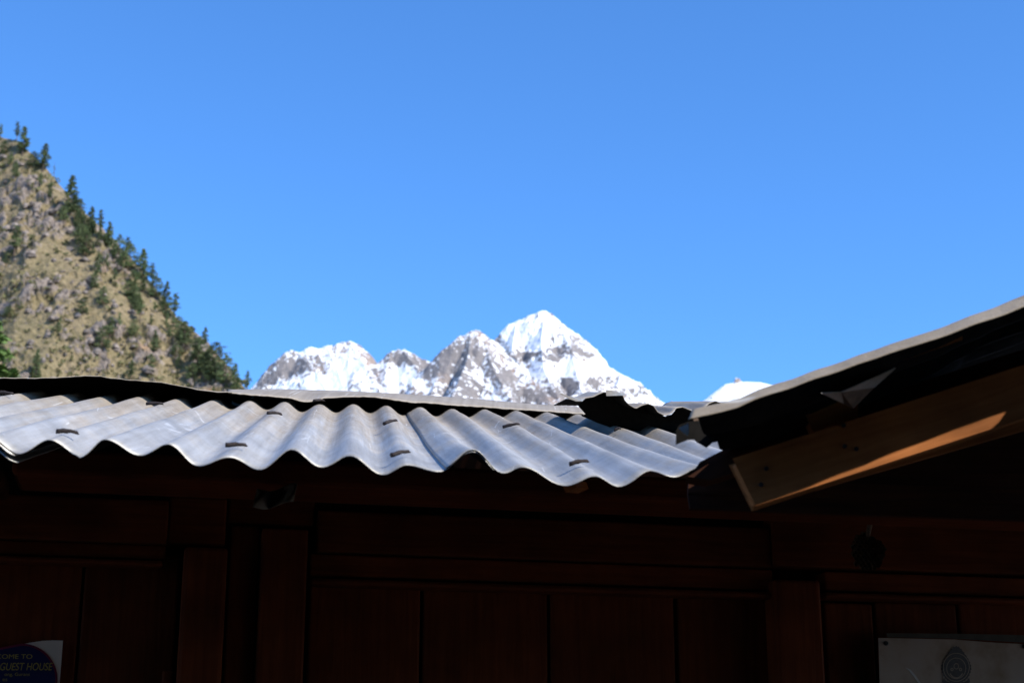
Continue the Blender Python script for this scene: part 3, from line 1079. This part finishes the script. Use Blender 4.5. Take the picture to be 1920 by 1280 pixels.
# ---- clinched nails: shank driven up through the crest and hammered flat
def nail(px, py, ang, ln=0.026, flat=True, bend=0.25, sheet=1):
    py = py + 7
    hits = [h for h in (t_.ray_cast(CAM, ray(px, py).normalized()) for t_ in SHEET_BVH) if h[0] is not None]
    if hits:
        h = min(hits, key=lambda q: q[3])
        p, nn = h[0], h[1] if h[1].z > 0 else -h[1]
    else:
        p, nn = on_plane(px, py, E0 + RN * AMP, RN), RN
    RN_ = (nn * .35 + RN * .65).normalized()
    p = p + RN_ * .0034 + RN * .016 * (1 - nn.dot(RN))
    d_ = ray(px, py).normalized()
    a = (WU * math.cos(ang) + SLP.normalized() * math.sin(ang))
    a = (a - RN_ * a.dot(RN_)).normalized()
    sd_ = RN_.cross(a)
    secs = []
    n = 6
    rr = random.Random(int(px * 7 + py))
    for i in range(n + 1):
        q = i / n - .5
        c = p + a * (ln * q) + RN_ * (.0022 + bend * .006 * math.sin(q * 3 + 1) + rr.uniform(-.0005, .0005)) + sd_ * rr.uniform(-.0006, .0006)
        wd = .0030 + (.0016 if q < 0 else .0004) + rr.uniform(-.0003, .0003)
        hh = .0034 if q < .1 else .0025
        secs.append([c + sd_ * wd * math.cos(t_) + RN_ * hh * math.sin(t_) for t_ in [math.pi / 4 + math.pi / 3 * s_ for s_ in range(6)]])
    V_ = [v for s_ in secs for v in s_]
    Fc = [(i * 6 + j, i * 6 + (j + 1) % 6, (i + 1) * 6 + (j + 1) % 6, (i + 1) * 6 + j) for i in range(n) for j in range(6)]
    Fc += [tuple(range(5, -1, -1)), tuple(range(n * 6, n * 6 + 6))]
    tip = p + a * ln * .62 + RN_ * .001 - sd_ * .002
    s = len(V_)
    V_ += [tip]
    Fc += [(n * 6 + j, n * 6 + (j + 1) % 6, s) for j in range(6)]
    o = mesh_obj('nail', V_, Fc, M_NAIL, None, True)
    o.parent = sheets[sheet]
    local(o, house)
    return o


for (px, py, dg, ln, sh) in ((124, 811, -3, .027, 1), (289, 755, -14, .032, 1), (441, 835, -1, .027, 1), (513, 774, 12, .027, 1), (732, 792, 40, .031, 1),
                             (750, 853, 16, .026, 1), (958, 799, -14, .031, 2), (1085, 869, -3, .025, 2), (8, 735, -18, .034, 1), (1158, 806, -20, .013, 2)):
    nail(px, py, R(dg), ln, sheet=sh)


# ---- ridge caps: two bent strips of flat sheet
def cap(name, front, ridge, yf, yr, label):
    V_ = []
    nx = 90
    xs = np.linspace(front[0][0], front[-1][0], nx + 1)
    fy = np.interp(xs, [p[0] for p in front], [p[1] for p in front])
    ry = np.interp(xs, [p[0] for p in ridge], [p[1] for p in ridge])
    rows = 6
    grid = []
    rr = random.Random(9)
    for i, x in enumerate(xs):
        d = ray(x, fy[i])
        tq = (E0 - CAM).dot(RN) / d.dot(RN)
        base_y = (CAM + d * tq).y
        yoff = (x - 660) / 960 * 0.62     # follows the ridge, which runs away to the right
        pf = at_y(x, fy[i] + rr.uniform(-.5, .5), yf + yoff)
        pr = at_y(x, ry[i], yr + yoff)
        pb = pr + Vector((-.05, .22, -.10))
        pb2 = pr + Vector((-.1, .6, -.35))
        for r_ in range(rows + 1):
            V_.append(pf.lerp(pr, r_ / rows) + UP * (.003 * math.sin(r_ / rows * math.pi)))
        V_ += [pb, pb2]
    m_ = rows + 3
    Fc = [(i * m_ + j, (i + 1) * m_ + j, (i + 1) * m_ + j + 1, i * m_ + j + 1) for i in range(nx) for j in range(m_ - 1)]
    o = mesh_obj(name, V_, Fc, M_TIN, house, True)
    uvl = o.data.uv_layers.new(name='sheet')
    for lp in o.data.loops:
        c = o.data.vertices[lp.vertex_index].co
        uvl.data[lp.index].uv = (c.x, 1.0)
    o.data.materials.append(M_UNDER)
    local(o, house)
    s = o.modifiers.new('gauge', 'SOLIDIFY')
    s.thickness = 0.0014
    s.offset = -1
    s.material_offset = 1
    s.material_offset_rim = 0
    if label:
        o['label'] = label
    return o


cap('ridge_cap', [(-420, 700), (-60, 711), (0, 708), (25, 708), (60, 709), (110, 707), (160, 704), (185, 704), (205, 708), (250, 712), (300, 716), (340, 723), (372, 730), (405, 734), (436, 735)],
    [(-420, 706), (0, 714), (170, 714), (250, 722), (340, 731), (405, 738), (436, 739)], 3.60, 3.80, 'ridge cap strip curled up so its dark underside shows')
cap('ridge_cap', [(428, 736), (470, 740), (500, 742), (545, 746), (560, 751), (575, 753), (592, 751), (607, 746), (640, 744), (693, 743), (730, 748), (770, 754), (800, 755), (860, 760), (900, 762), (950, 766), (1000, 769), (1060, 773), (1098, 776)],
    [(428, 730), (500, 729), (560, 730), (640, 732), (740, 737), (820, 742), (900, 748), (1000, 757), (1098, 763)], 3.62, 3.86, 'flat dusty ridge cap strip in the middle of the roof')
for (px, py, y_, dg) in ((557, 744, 3.66, -35), (598, 750, 3.58, 40), (903, 763, 3.84, -8)):
    c = at_y(px, py, y_)
    nl = nail(px, py, R(dg), .030, sheet=1)
    cen = sum((v.co for v in nl.data.vertices), Vector()) / len(nl.data.vertices)
    nl.data.transform(__import__('mathutils').Matrix.Translation(c - HL - cen))

# ---- overlapping upper sheet at the right with a torn, curled-up end
V_, nk, nv = [], 120, 16
yb = 3.10
WAVE = [(1088, 748), (1100, 745), (1112, 743), (1122, 738), (1132, 734), (1150, 737), (1168, 740), (1172, 750), (1180, 758), (1192, 765), (1203, 759), (1215, 756), (1226, 760), (1234, 772), (1247, 778), (1259, 774), (1268, 764),
        (1280, 762), (1292, 767), (1302, 771), (1315, 769), (1328, 756), (1341, 751), (1356, 756), (1372, 768), (1388, 770), (1404, 760), (1420, 752), (1440, 762), (1460, 772)]
wx_, wy_ = np.array([p[0] for p in WAVE], float), np.array([p[1] for p in WAVE], float)
for j in range(nv + 1):
    for i in range(nk + 1):
        x = 1088 + (1460 - 1088) * i / nk
        y = np.interp(x, wx_, wy_)
        p = at_y(x, y, yb + (x - 1088) / 960 * .62)
        mean = at_y(x, 764 + (x - 1200) * .012, yb + (x - 1088) / 960 * .62)
        q = j / nv
        pp = p.lerp(mean + (p - mean) * .75, q) if x > 1180 else p.lerp(mean, min(1, max(0, q - .5) * 2))
        V_.append(pp + Vector((-.04, .5, .5 * math.tan(R(15.2)))) * q)
Fc = [(j * (nk + 1) + i, j * (nk + 1) + i + 1, (j + 1) * (nk + 1) + i + 1, (j + 1) * (nk + 1) + i) for j in range(nv) for i in range(nk)]
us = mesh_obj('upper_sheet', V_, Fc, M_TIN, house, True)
uvl = us.data.uv_layers.new(name='sheet')
for lp in us.data.loops:
    c = us.data.vertices[lp.vertex_index].co
    uvl.data[lp.index].uv = (c.x, 0.7)
us.data.materials.append(M_UNDER)
local(us, house)
s = us.modifiers.new('gauge', 'SOLIDIFY')
s.thickness = 0.0014
s.offset = -1
s.material_offset = 1
us['label'] = 'raised corrugated sheet with torn curled end lying over the roof'


def plate(name, pts, y_, mat, parent, th=0.0015, skew=0.0):
    """thin metal scrap: pixel polygon at distance y_ (skew: metres of extra depth per 100 px to the right)"""
    x0 = pts[0][0]
    poly = [at_y(px, py, y_ + (px - x0) / 100 * skew) for px, py in pts]
    o = prism(name, poly, Vector((0, th, 0)), mat, parent)
    o.data.uv_layers.new(name='sheet')
    local(o, parent)
    return o


# added black lip stands in for the shade under the raised sheet
gap_fill = [(1086, 749), (1092, 752), (1084, 760), (1098, 776), (1090, 779), (1120, 792), (1160, 806), (1200, 808), (1300, 826), (1420, 838), (1460, 800)]
gap_fill += [(x_, y_ + 2.5) for x_, y_ in WAVE[::-1] if x_ > 1095]
plate('gap_shade_plate', gap_fill, yb + .15, M_UNDER, house, .002, .062)
plate('curled_edge', [(1048, 737), (1054, 737), (1062, 742), (1078, 744), (1088, 748), (1098, 746), (1092, 752), (1080, 752), (1066, 747)], yb - .02, M_TIN, house, .001)
plate('bent_corner', [(1136, 731), (1150, 732), (1171, 738), (1171, 741), (1137, 742)], yb - .03, M_TIN, house, .001)

# ---- the rest of the house: ends, back wall and the far roof slope (unseen from here)
def world_box(name, p, ex, ey, ez, mat, par):
    v, f = box_pts(p, ex, ey, ez)
    o = mesh_obj(name, v, f, mat, par)
    grain(o, ex.normalized(), ez.normalized())
    return local(o, par)


wl, wr = wpt(-900, 1100, -.06), wpt(3300, 1100, -.06)
wl.z = wr.z = 0
BK = -WN * 2.3
world_box('side_wall', wl + WN * -.1, BK, WU * .08, UP * 2.35, M_DARKWOOD, house)
world_box('side_wall', wr - WU * .08 + WN * -.1, BK, WU * .08, UP * 2.35, M_DARKWOOD, house)
world_box('back_wall', wl + BK, wr - wl, WN * -.08, UP * 2.2, M_DARKWOOD, house)
rp0, rp1 = roof_point(-14, 1.05), roof_point(16, 1.05)
V_ = []
for i in range(181):
    q = i / 180
    p = rp0.lerp(rp1, q) + UP * (AMP * math.cos(q * 360) - .02)
    V_ += [p, p - WN * 1.3 - UP * .42]
o = mesh_obj('back_roof_sheet', V_, [(2 * i, 2 * i + 2, 2 * i + 3, 2 * i + 1) for i in range(180)], M_TIN, house, True)
o.data.uv_layers.new(name='sheet')
local(o, house)

# ------------------------------------------------------------------ canopy roof at the right
can = empty('canopy_roof', Vector((1.4, 2.0, 0)))
tag(can, 'low tin canopy roof with a torn end and sunlit rafter at right', 'roof')
YV, YB = 1.763, 1.865


def verge(x):
    return float(np.interp(x, [1290, 1920], [1.750, 1.7605]))

EDGE = [(1290, 783), (1340, 772), (1380, 763), (1415, 748), (1480, 727), (1569, 695), (1672, 660), (1775, 627), (1920, 574), (2150, 490), (2500, 362), (2900, 216)]
ex_, ey_ = np.array([p[0] for p in EDGE], float), np.array([p[1] for p in EDGE], float)
prof = [(0.0, 0.0), (0.007, 0.0035), (0.014, 0.0105), (0.021, 0.0165), (0.030, 0.0188), (0.040, 0.017), (0.052, 0.009), (0.062, 0.003), (0.072, 0.001)]
for k in range(1, 4):
    for d_, h_ in ((.020, .004), (.034, .012), (.046, .0185), (.060, .012), (.076, .001)):
        prof.append((0.072 + (k - 1) * .076 + d_, h_))
xs = np.concatenate([np.linspace(1290, 1940, 80), np.linspace(1960, 2900, 30)])
V_, m_ = [], len(prof)
for x in xs:
    p = at_y(x, float(np.interp(x, ex_, ey_)), verge(x))
    wob = .0016 * float(noise3(x / 60, 0.3, 0.7))
    fade = min(1, max(0, (1900 - x) / 610))      # the torn end is cut off at a slant
    for d_, h_ in prof:
        V_.append(Vector((p.x * (1 + d_ / YV * fade * 3.2), p.y + d_, p.z + h_ + wob)))
Fc = [(i * m_ + j, (i + 1) * m_ + j, (i + 1) * m_ + j + 1, i * m_ + j + 1) for i in range(len(xs) - 1) for j in range(m_ - 1)]


def canopy_sheet(V_, Fc, name='roof_sheet'):
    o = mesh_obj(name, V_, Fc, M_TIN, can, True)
    uvl = o.data.uv_layers.new(name='sheet')
    for lp in o.data.loops:
        c = o.data.vertices[lp.vertex_index].co
        uvl.data[lp.index].uv = (c.y * .3 + c.x * .1, 1.0)
    o.data.materials.append(M_UNDER)
    local(o, can)
    s = o.modifiers.new('gauge', 'SOLIDIFY')
    s.thickness = 0.0014
    s.offset = -1
    s.material_offset = 1
    return o


canopy_sheet(V_, Fc)
# unseen second sheet at the right, added so its shadow ends the sunlit strip
V2, F2 = [], []
xs2 = np.linspace(.768, 2.3, 40)
for x in xs2:
    z = at_y(960 + x * F * .94 / YV, 0, YV)
    pz = np.interp(x, [V_[i * m_].x for i in range(len(xs))], [V_[i * m_].z for i in range(len(xs))])
    for k in range(0, 25):
        V2.append(Vector((x, YV - .22 + k * .012, pz + .024 + AMP * math.cos(k * .012 / .076 * 2 * math.pi))))
F2 = [(i * 25 + j, (i + 1) * 25 + j, (i + 1) * 25 + j + 1, i * 25 + j + 1) for i in range(39) for j in range(24)]
canopy_sheet(V2, F2)


def px_prism(name, pts, y_, depth, mat, parent, axis=None, bev=.003):
    poly = [at_y(px, py, y_) for px, py in pts]
    o = prism(name, poly, Vector((0, depth, 0)), mat, parent)
    ax = axis or (poly[-1] - poly[0]).normalized()
    grain(o, ax, Vector((0, 1, 0)).cross(ax))
    local(o, parent)
    return chamfer(o, bev, 2) if bev else o


bb = px_prism('barge_rafter', [(1380, 862), (1420, 942), (2300, 655), (2300, 566)], YB, .035, M_WOOD2, can)
bb['label'] = 'rafter with a strip of sunlight along its lower edge'
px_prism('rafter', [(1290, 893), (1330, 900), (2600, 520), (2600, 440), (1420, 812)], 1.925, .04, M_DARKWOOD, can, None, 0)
px_prism('rafter', [(1540, 872), (1530, 918), (1590, 900), (2500, 640), (2500, 570)], 1.915, .008, M_WOOD2, can, None, 0)
px_prism('packing_block', [(1503, 752), (1528, 806), (1604, 782), (1604, 716)], 1.89, .05, M_WOOD2, can, Vector((.95, 0, .3)))
px_prism('batten', [(1672, 664), (1684, 674), (1800, 634), (1800, 622)], 1.815, .03, M_WOOD2, can)
for px, py in ((1437, 878), (1427, 908), (1582, 797), (1606, 841), (1584, 836)):
    c = at_y(px, py, YB - .001)
    V_ = [c + Vector((.0028 * math.cos(a), -.001, .0028 * math.sin(a))) for a in np.linspace(0, 2 * math.pi, 9)[:-1]]
    o = prism('nail', V_, Vector((0, .004, 0)), M_NAIL, None)
    o.parent = bb
    local(o, can)
# soffit boards added to keep the underside solid dark
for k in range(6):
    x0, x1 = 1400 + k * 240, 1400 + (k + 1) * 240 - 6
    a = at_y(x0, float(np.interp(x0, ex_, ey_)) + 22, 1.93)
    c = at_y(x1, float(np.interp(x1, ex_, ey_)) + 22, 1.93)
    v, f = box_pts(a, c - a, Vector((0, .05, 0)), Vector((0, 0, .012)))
    o = mesh_obj('shade_soffit_board', v, f, M_DARKWOOD, can)
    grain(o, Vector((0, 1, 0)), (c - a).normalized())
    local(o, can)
# dark boards added to fill the shade between canopy and eave beam
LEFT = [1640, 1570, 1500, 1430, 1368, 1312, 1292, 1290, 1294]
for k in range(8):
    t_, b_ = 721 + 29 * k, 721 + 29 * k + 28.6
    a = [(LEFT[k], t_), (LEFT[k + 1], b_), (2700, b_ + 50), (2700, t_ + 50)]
    px_prism('shade_back_board', a, 1.975 + .001 * k, .012, M_DARKWOOD, can, Vector((1, 0, 0)), 0)
# torn, turned-down end of the sheet
plate('torn_flap', [(1300, 776), (1302, 816), (1330, 812), (1400, 790), (1440, 760), (1440, 742), (1400, 757), (1340, 770)], 1.855, M_RUST, can, .0015)
plate('torn_flap', [(1274, 796), (1268, 806), (1267, 833), (1290, 824), (1302, 823), (1306, 828), (1325, 839), (1336, 829), (1362, 824), (1400, 805), (1400, 780), (1290, 790)], 1.84, M_UNDER, can, .0015)
plate('torn_corner', [(1272, 802), (1291, 793), (1292, 812), (1288, 816)], 1.722, M_TIN, can, .001)
fl = [at_y(1538, 736, 1.79), at_y(1580, 733, 1.79), at_y(1606, 764, 1.80), at_y(1596, 766, 1.79)]
# loose strip of tin hanging below the verge
V_ = [at_y(1540, 737, 1.770), at_y(1578, 735, 1.785), at_y(1680, 690, 1.815), at_y(1640, 726, 1.835), at_y(1600, 766, 1.83), at_y(1582, 757, 1.82)]
o = mesh_obj('hanging_strip', V_, [(0, 5, 1), (1, 5, 4, 3), (1, 3, 2)], M_TIN, can)
o.data.materials.append(M_RUST)
o.data.polygons[1].material_index = 1
o.data.uv_layers.new(name='sheet')
local(o, can)
s = o.modifiers.new('gauge', 'SOLIDIFY')
s.thickness = .001
# posts carrying the canopy, right of the frame
for x, y in ((1.75, 1.95), (1.75, 2.5)):
    v, f = box_pts(Vector((x, y, 0)), Vector((.09, 0, 0)), Vector((0, .09, 0)), Vector((0, 0, 2.55)))
    o = mesh_obj('post', v, f, M_WOOD, can)
    grain(o, UP, Vector((1, 0, 0)))
    local(o, can)

# ------------------------------------------------------------------ the house the photographer stands against (out of frame, shades the yard)
own = empty('near_house', (0, -1.6, 0))
tag(own, 'timber house with an overhanging roof behind the photographer, shading the yard', 'house')
M_PLAST = simple_mat('lime_plaster', (0.16, 0.12, 0.09), .9, .2, 3)
for nm, p, ex, ey, ez, mt in (('wall', (-6, -1.7, 0), (12, 0, 0), (0, .2, 0), (0, 0, 3.1), M_DARKWOOD),
                              ('floor', (-6, -1.5, 0), (12, 0, 0), (0, 1.9, 0), (0, 0, .15), M_DARKWOOD),
                              ('roof', (-.4, -2.0, 3.15), (7.2, 0, 0), (0, 3.3, -.48), (0, 0, .03), M_UNDER)):  # roof reach shaped to cut sky light on wall and rafter
    v, f = box_pts(Vector(p), Vector(ex), Vector(ey), Vector(ez))
    o = mesh_obj(nm, v, f, mt, own)
    grain(o, Vector((1, 0, 0)), UP)
    local(o, own)
for x in (-.35, 2.4, 4.5):
    v, f = box_pts(Vector((x, -.5, .15)), Vector((.1, 0, 0)), Vector((0, .1, 0)), Vector((0, 0, 2.75)))
    o = mesh_obj('post', v, f, M_WOOD, own)
    grain(o, UP, Vector((1, 0, 0)))
    local(o, own)

# ------------------------------------------------------------------ papers on the wall
M_PAPER = simple_mat('white_paper', (0.86, 0.69, 0.55), .6, .06, 20)
M_OLDPAPER = None
m, t, b, N, L = new_mat('laminated_old_paper')
tc = N.new('ShaderNodeTexCoord')
n1 = nz(N, L, 14, 5, .6, tc.outputs['Object'])
r1 = ramp(N, [(.3, (.34, .24, .16)), (.52, (.48, .375, .30)), (.75, (.50, .42, .37))])
L.new(n1.outputs[0], r1.inputs[0])
L.new(r1.outputs[0], b.inputs['Base Color'])
b.inputs['Roughness'].default_value = .42
b.inputs['Specular IOR Level'].default_value = .3
n2 = nz(N, L, 9, 3, .5, tc.outputs['Object'])
bump(N, L, n2.outputs[0], .3, .004, b)
M_OLDPAPER = m
M_NAVY = simple_mat('navy_print', (.012, .012, .075), .5, .1, 30)
M_MAROON = simple_mat('maroon_print', (.22, .012, .05), .5, .1, 30)
M_GOLD = simple_mat('yellow_print', (.50, .38, .07), .5, .1, 30)
M_INK = simple_mat('black_ink', (.035, .033, .035), .6, .2, 60)
M_CREASE = simple_mat('pale_crease', (.62, .60, .58), .6, .1, 60)

PW = 0.012


def warp(x, y):
    return y + max(0, 45 - x) * .20 * max(0, (1300 - y) / 100) if y < 1300 else y


def poster_poly(name, pts, w_, mat, parent):
    poly = [wpt(px, py, w_) for px, py in pts]
    o = prism(name, poly, -WN * .0006, mat, parent)
    return local(o, parent)


pc = wpt(0, 1330, PW)
pos = empty('guest_house_poster', pc)
tag(pos, 'white guest house poster with navy round panel and yellow lettering', 'poster')
top = [(118, 1200), (100, 1199.5), (80, 1200.5), (62, 1203), (45, 1206), (20, 1212), (0, 1216.5), (-60, 1228), (-160, 1236), (-190, 1238)]
poster_poly('paper', [(104, 1440), (111, 1290), (118, 1200)][0:2] + top + [(-190, 1440)], PW, M_PAPER, pos)
arc = lambda cx_, cy_, r_, a0, a1, n_: [(cx_ + r_ * 1.02 * math.cos(a), cy_ - r_ * math.sin(a)) for a in np.linspace(a0, a1, n_)]


def stadium(r_):
    right = arc(40, 1272, r_, -math.pi / 2, math.pi / 2, 28)
    lft = arc(-110, 1302, r_, math.pi / 2, math.pi * 1.5, 20)
    return right + lft


poster_poly('panel_rim', stadium(66.5), PW + .0012, M_MAROON, pos)
poster_poly('panel', stadium(62.5), PW + .0024, M_NAVY, pos)


def text(body, px, py, hpx, mat, parent, w_, wide=1.0, shear=0.0, align='LEFT', rot=0.0):
    cu = bpy.data.curves.new('lettering', 'FONT')
    cu.body = body
    cu.align_x = align
    cu.shear = shear
    cu.extrude = 0.0
    ob = bpy.data.objects.new('lettering', cu)
    COL.objects.link(ob)
    bpy.context.view_layer.update()
    me = bpy.data.meshes.new_from_object(ob.evaluated_get(bpy.context.evaluated_depsgraph_get()))
    bpy.data.objects.remove(ob, do_unlink=True)
    s_ = hpx / .7 * .88e-3 * wide, hpx / .7 * .88e-3
    o_ = wpt(px, py, w_)
    cr, sr_ = math.cos(rot), math.sin(rot)
    for v in me.vertices:
        x, y = v.co.x * s_[0], v.co.y * s_[1]
        v.co = o_ + WU * (x * cr - y * sr_) + UP * (x * sr_ + y * cr) - parent.location
    me.materials.clear()
    me.materials.append(mat)
    return link(bpy.data.objects.new('lettering', me), parent)


LW = PW + .0036
tr = R(1.2)
text('WELCOME TO', 61, 1234, 8.5, M_GOLD, pos, LW, 1.22, 0, 'RIGHT', tr)
text('GUEST HOUSE', 97, 1255.5, 14, M_GOLD, pos, LW, .735, .18, 'RIGHT', tr)
text('ong, Gurans', 56, 1266, 6, M_GOLD, pos, LW, 1.1, 0, 'RIGHT', tr)
text('es', 14, 1276, 7, M_GOLD, pos, LW, 1.1, 0, 'RIGHT', tr)

nb_ = wpt(1790, 1330, .03)
notice = empty('notice_sheet', nb_)
tag(notice, 'old laminated notice with a dark crest pinned to the wall at right', 'notice')
NW = .03
poster_poly('paper', [(1647, 1195), (1655, 1460), (2010, 1470), (2010, 1211), (1925, 1207), (1850, 1203), (1790, 1198)], NW, M_OLDPAPER, notice)
M_TAPE = simple_mat('dull_tape', (.10, .09, .075), .25, .2, 30)
poster_poly('tape', [(1662, 1186), (1664, 1194), (1790, 1196.5), (1925, 1204), (1925, 1190), (1800, 1187)], NW + .0012, M_TAPE, notice)


def ring(name, cx_, cy_, rx, ry, wd, w_, mat, n_=40, a0=0, a1=2 * math.pi, bead=0):
    V_, Fc = [], []
    for i in range(n_ + 1):
        a = a0 + (a1 - a0) * i / n_
        jg = 1 + (bead * (i % 2))
        for q in (1.0 * jg, 1 - wd):
            V_.append(wpt(cx_ + rx * q * math.cos(a), cy_ - ry * q * math.sin(a), w_) - notice.location)
    for i in range(n_):
        Fc.append((2 * i, 2 * i + 2, 2 * i + 3, 2 * i + 1))
    return mesh_obj(name, V_, Fc, mat, notice)


# crest: bead-edged oval wreath pointed at the top, figure inside, ribbon below
crest = []
n_ = 60
for i in range(n_):
    a = 2 * math.pi * i / n_
    rx, ry = 27.5, 30
    x, y = 1793 + rx * math.cos(a), 1250 - ry * math.sin(a)
    if math.sin(a) > 0:
        y -= 9 * max(0, math.sin(a)) ** 5
        x = 1793 + rx * math.cos(a) * (1 - .16 * math.sin(a))
    q = 1.045 if i % 2 else .985
    crest.append((1793 + (x - 1793) * q, 1250 + (y - 1250) * q))
V_ = [wpt(1793, 1250, NW + .001) - notice.location] + [wpt(x, y, NW + .001) - notice.location for x, y in crest]
M_CREST = simple_mat('faded_crest_ink', (.085, .082, .082), .5, .4, 400)
mesh_obj('crest', V_, [(0, 1 + i, 1 + (i + 1) % n_) for i in range(n_)], M_CREST, notice)
ring('crest_wreath', 1793, 1250, 25, 27, .05, NW + .0018, M_OLDPAPER, 60)
ring('crest_wreath', 1793, 1252, 18.5, 20, .06, NW + .0018, M_OLDPAPER, 48)
ring('crest_wreath', 1793, 1250, 15, 21, .10, NW + .0024, M_OLDPAPER, 24, R(215), R(325))
ring('crest_figure', 1793, 1248, 5, 6, .25, NW + .0022, M_OLDPAPER, 16)
for dx in (-8, 8):
    ring('crest_figure', 1793 + dx, 1254, 3, 3.2, .5, NW + .0022, M_OLDPAPER, 10)
poster_poly('crest_finial', [(1790, 1222), (1788, 1219), (1791, 1216), (1793, 1211), (1795, 1216), (1798, 1219), (1796, 1222)], NW + .0012, M_CREST, notice)
poster_poly('crest_ribbon', [(1770, 1270), (1774, 1276), (1793, 1281), (1812, 1276), (1817, 1270), (1819, 1277), (1812, 1285), (1793, 1290), (1774, 1285), (1767, 1277)], NW + .0016, M_CREST, notice)
poster_poly('crease', [(1697, 1250), (1707, 1254), (1716, 1264), (1728, 1282), (1724, 1282), (1713, 1267), (1705, 1257)], NW + .0008, M_CREASE, notice)
# drawing pins
for px, py in ((1661, 1205), (1921, 1211)):
    c = wpt(px, py, NW + .001)
    V_, Fc = [], []
    for r_, h_ in ((.0045, 0), (.0042, .0018), (.0025, .003)):
        V_ += [c + WU * r_ * math.cos(a) + UP * r_ * math.sin(a) + WN * h_ - notice.location for a in np.linspace(0, 2 * math.pi, 13)[:-1]]
    for r_ in (0, 1):
        Fc += [(r_ * 12 + i, r_ * 12 + (i + 1) % 12, r_ * 12 + 12 + (i + 1) % 12, r_ * 12 + 12 + i) for i in range(12)]
    Fc.append(tuple(range(24, 36)))
    mesh_obj('drawing_pin', V_, Fc, M_NAIL, notice, True)

# ------------------------------------------------------------------ paper wasp nest under the beam
M_NEST = simple_mat('wasp_paper', (.15, .10, .062), .9, .4, 120)
nc = wpt(1622, 1030, .10)
nest = empty('wasp_nest', nc + Vector((0, 0, .045)))
tag(nest, 'small brown paper wasp nest hanging below the eave beam', 'nest')
V_, Fc = [], []
rn = random.Random(2)
for i in range(-5, 6):
    for j in range(-5, 6):
        x = (i + (j % 2) * .5) * .0072
        z = j * .0062
        if (x / .029) ** 2 + ((z + .002) / .033) ** 2 > 1 + rn.uniform(-.18, .12):
            continue
        ln = .022 * (1.05 - (x * x + z * z) / .0019) + rn.uniform(0, .006)
        d = (WN * .85 - UP * .35 + WU * x * 9).normalized()
        c = nc + WU * x + UP * z
        a1_ = d.orthogonal().normalized()
        a2_ = d.cross(a1_)
        s = len(V_)
        for q, rr_ in ((0, .0033), (ln, .0042), (ln * .9, .0034), (ln * .35, .0028)):
            for t_ in range(6):
                V_.append(c + d * q + a1_ * rr_ * math.cos(t_ * 1.0472) + a2_ * rr_ * math.sin(t_ * 1.0472) - nest.location)
        for r_ in range(3):
            for t_ in range(6):
                Fc.append((s + r_ * 6 + t_, s + r_ * 6 + (t_ + 1) % 6, s + r_ * 6 + 6 + (t_ + 1) % 6, s + r_ * 6 + 6 + t_))
        Fc.append(tuple(s + 18 + t_ for t_ in range(6)))
mesh_obj('comb', V_, Fc, M_NEST, nest)
V_, Fc = [], []
tube(V_, Fc, nc - nest.location, nc + UP * .075 + WN * .05 - nest.location, .004, .006, 7)
mesh_obj('stalk', V_, Fc, M_NEST, nest, True)

# ------------------------------------------------------------------ pale scrap tucked under the beam
M_CLOTH = simple_mat('grey_plastic', (.14, .125, .10), .6, .15, 30)
V_, Fc, nx, ny = [], [], 14, 8
sc0 = wpt(515, 935, .29)
for j in range(ny + 1):
    for i in range(nx + 1):
        u, v = i / nx, j / ny
        px = 474 + 76 * u + 8 * (1 - v)
        py = 916 + 34 * v + 6 * math.sin(u * 5) - 4 * u
        V_.append(wpt(px, py, .27 + .02 * math.sin(u * 7 + v * 2) + .03 * v) - sc0)
Fc = [(j * (nx + 1) + i, j * (nx + 1) + i + 1, (j + 1) * (nx + 1) + i + 1, (j + 1) * (nx + 1) + i) for j in range(ny) for i in range(nx)]
scr = mesh_obj('plastic_scrap', V_, Fc, M_CLOTH, None, True)
scr.location = sc0
s = scr.modifiers.new('gauge', 'SOLIDIFY')
s.thickness = .001
tag(scr, 'crumpled pale scrap of plastic tucked under the eave beam', 'scrap')
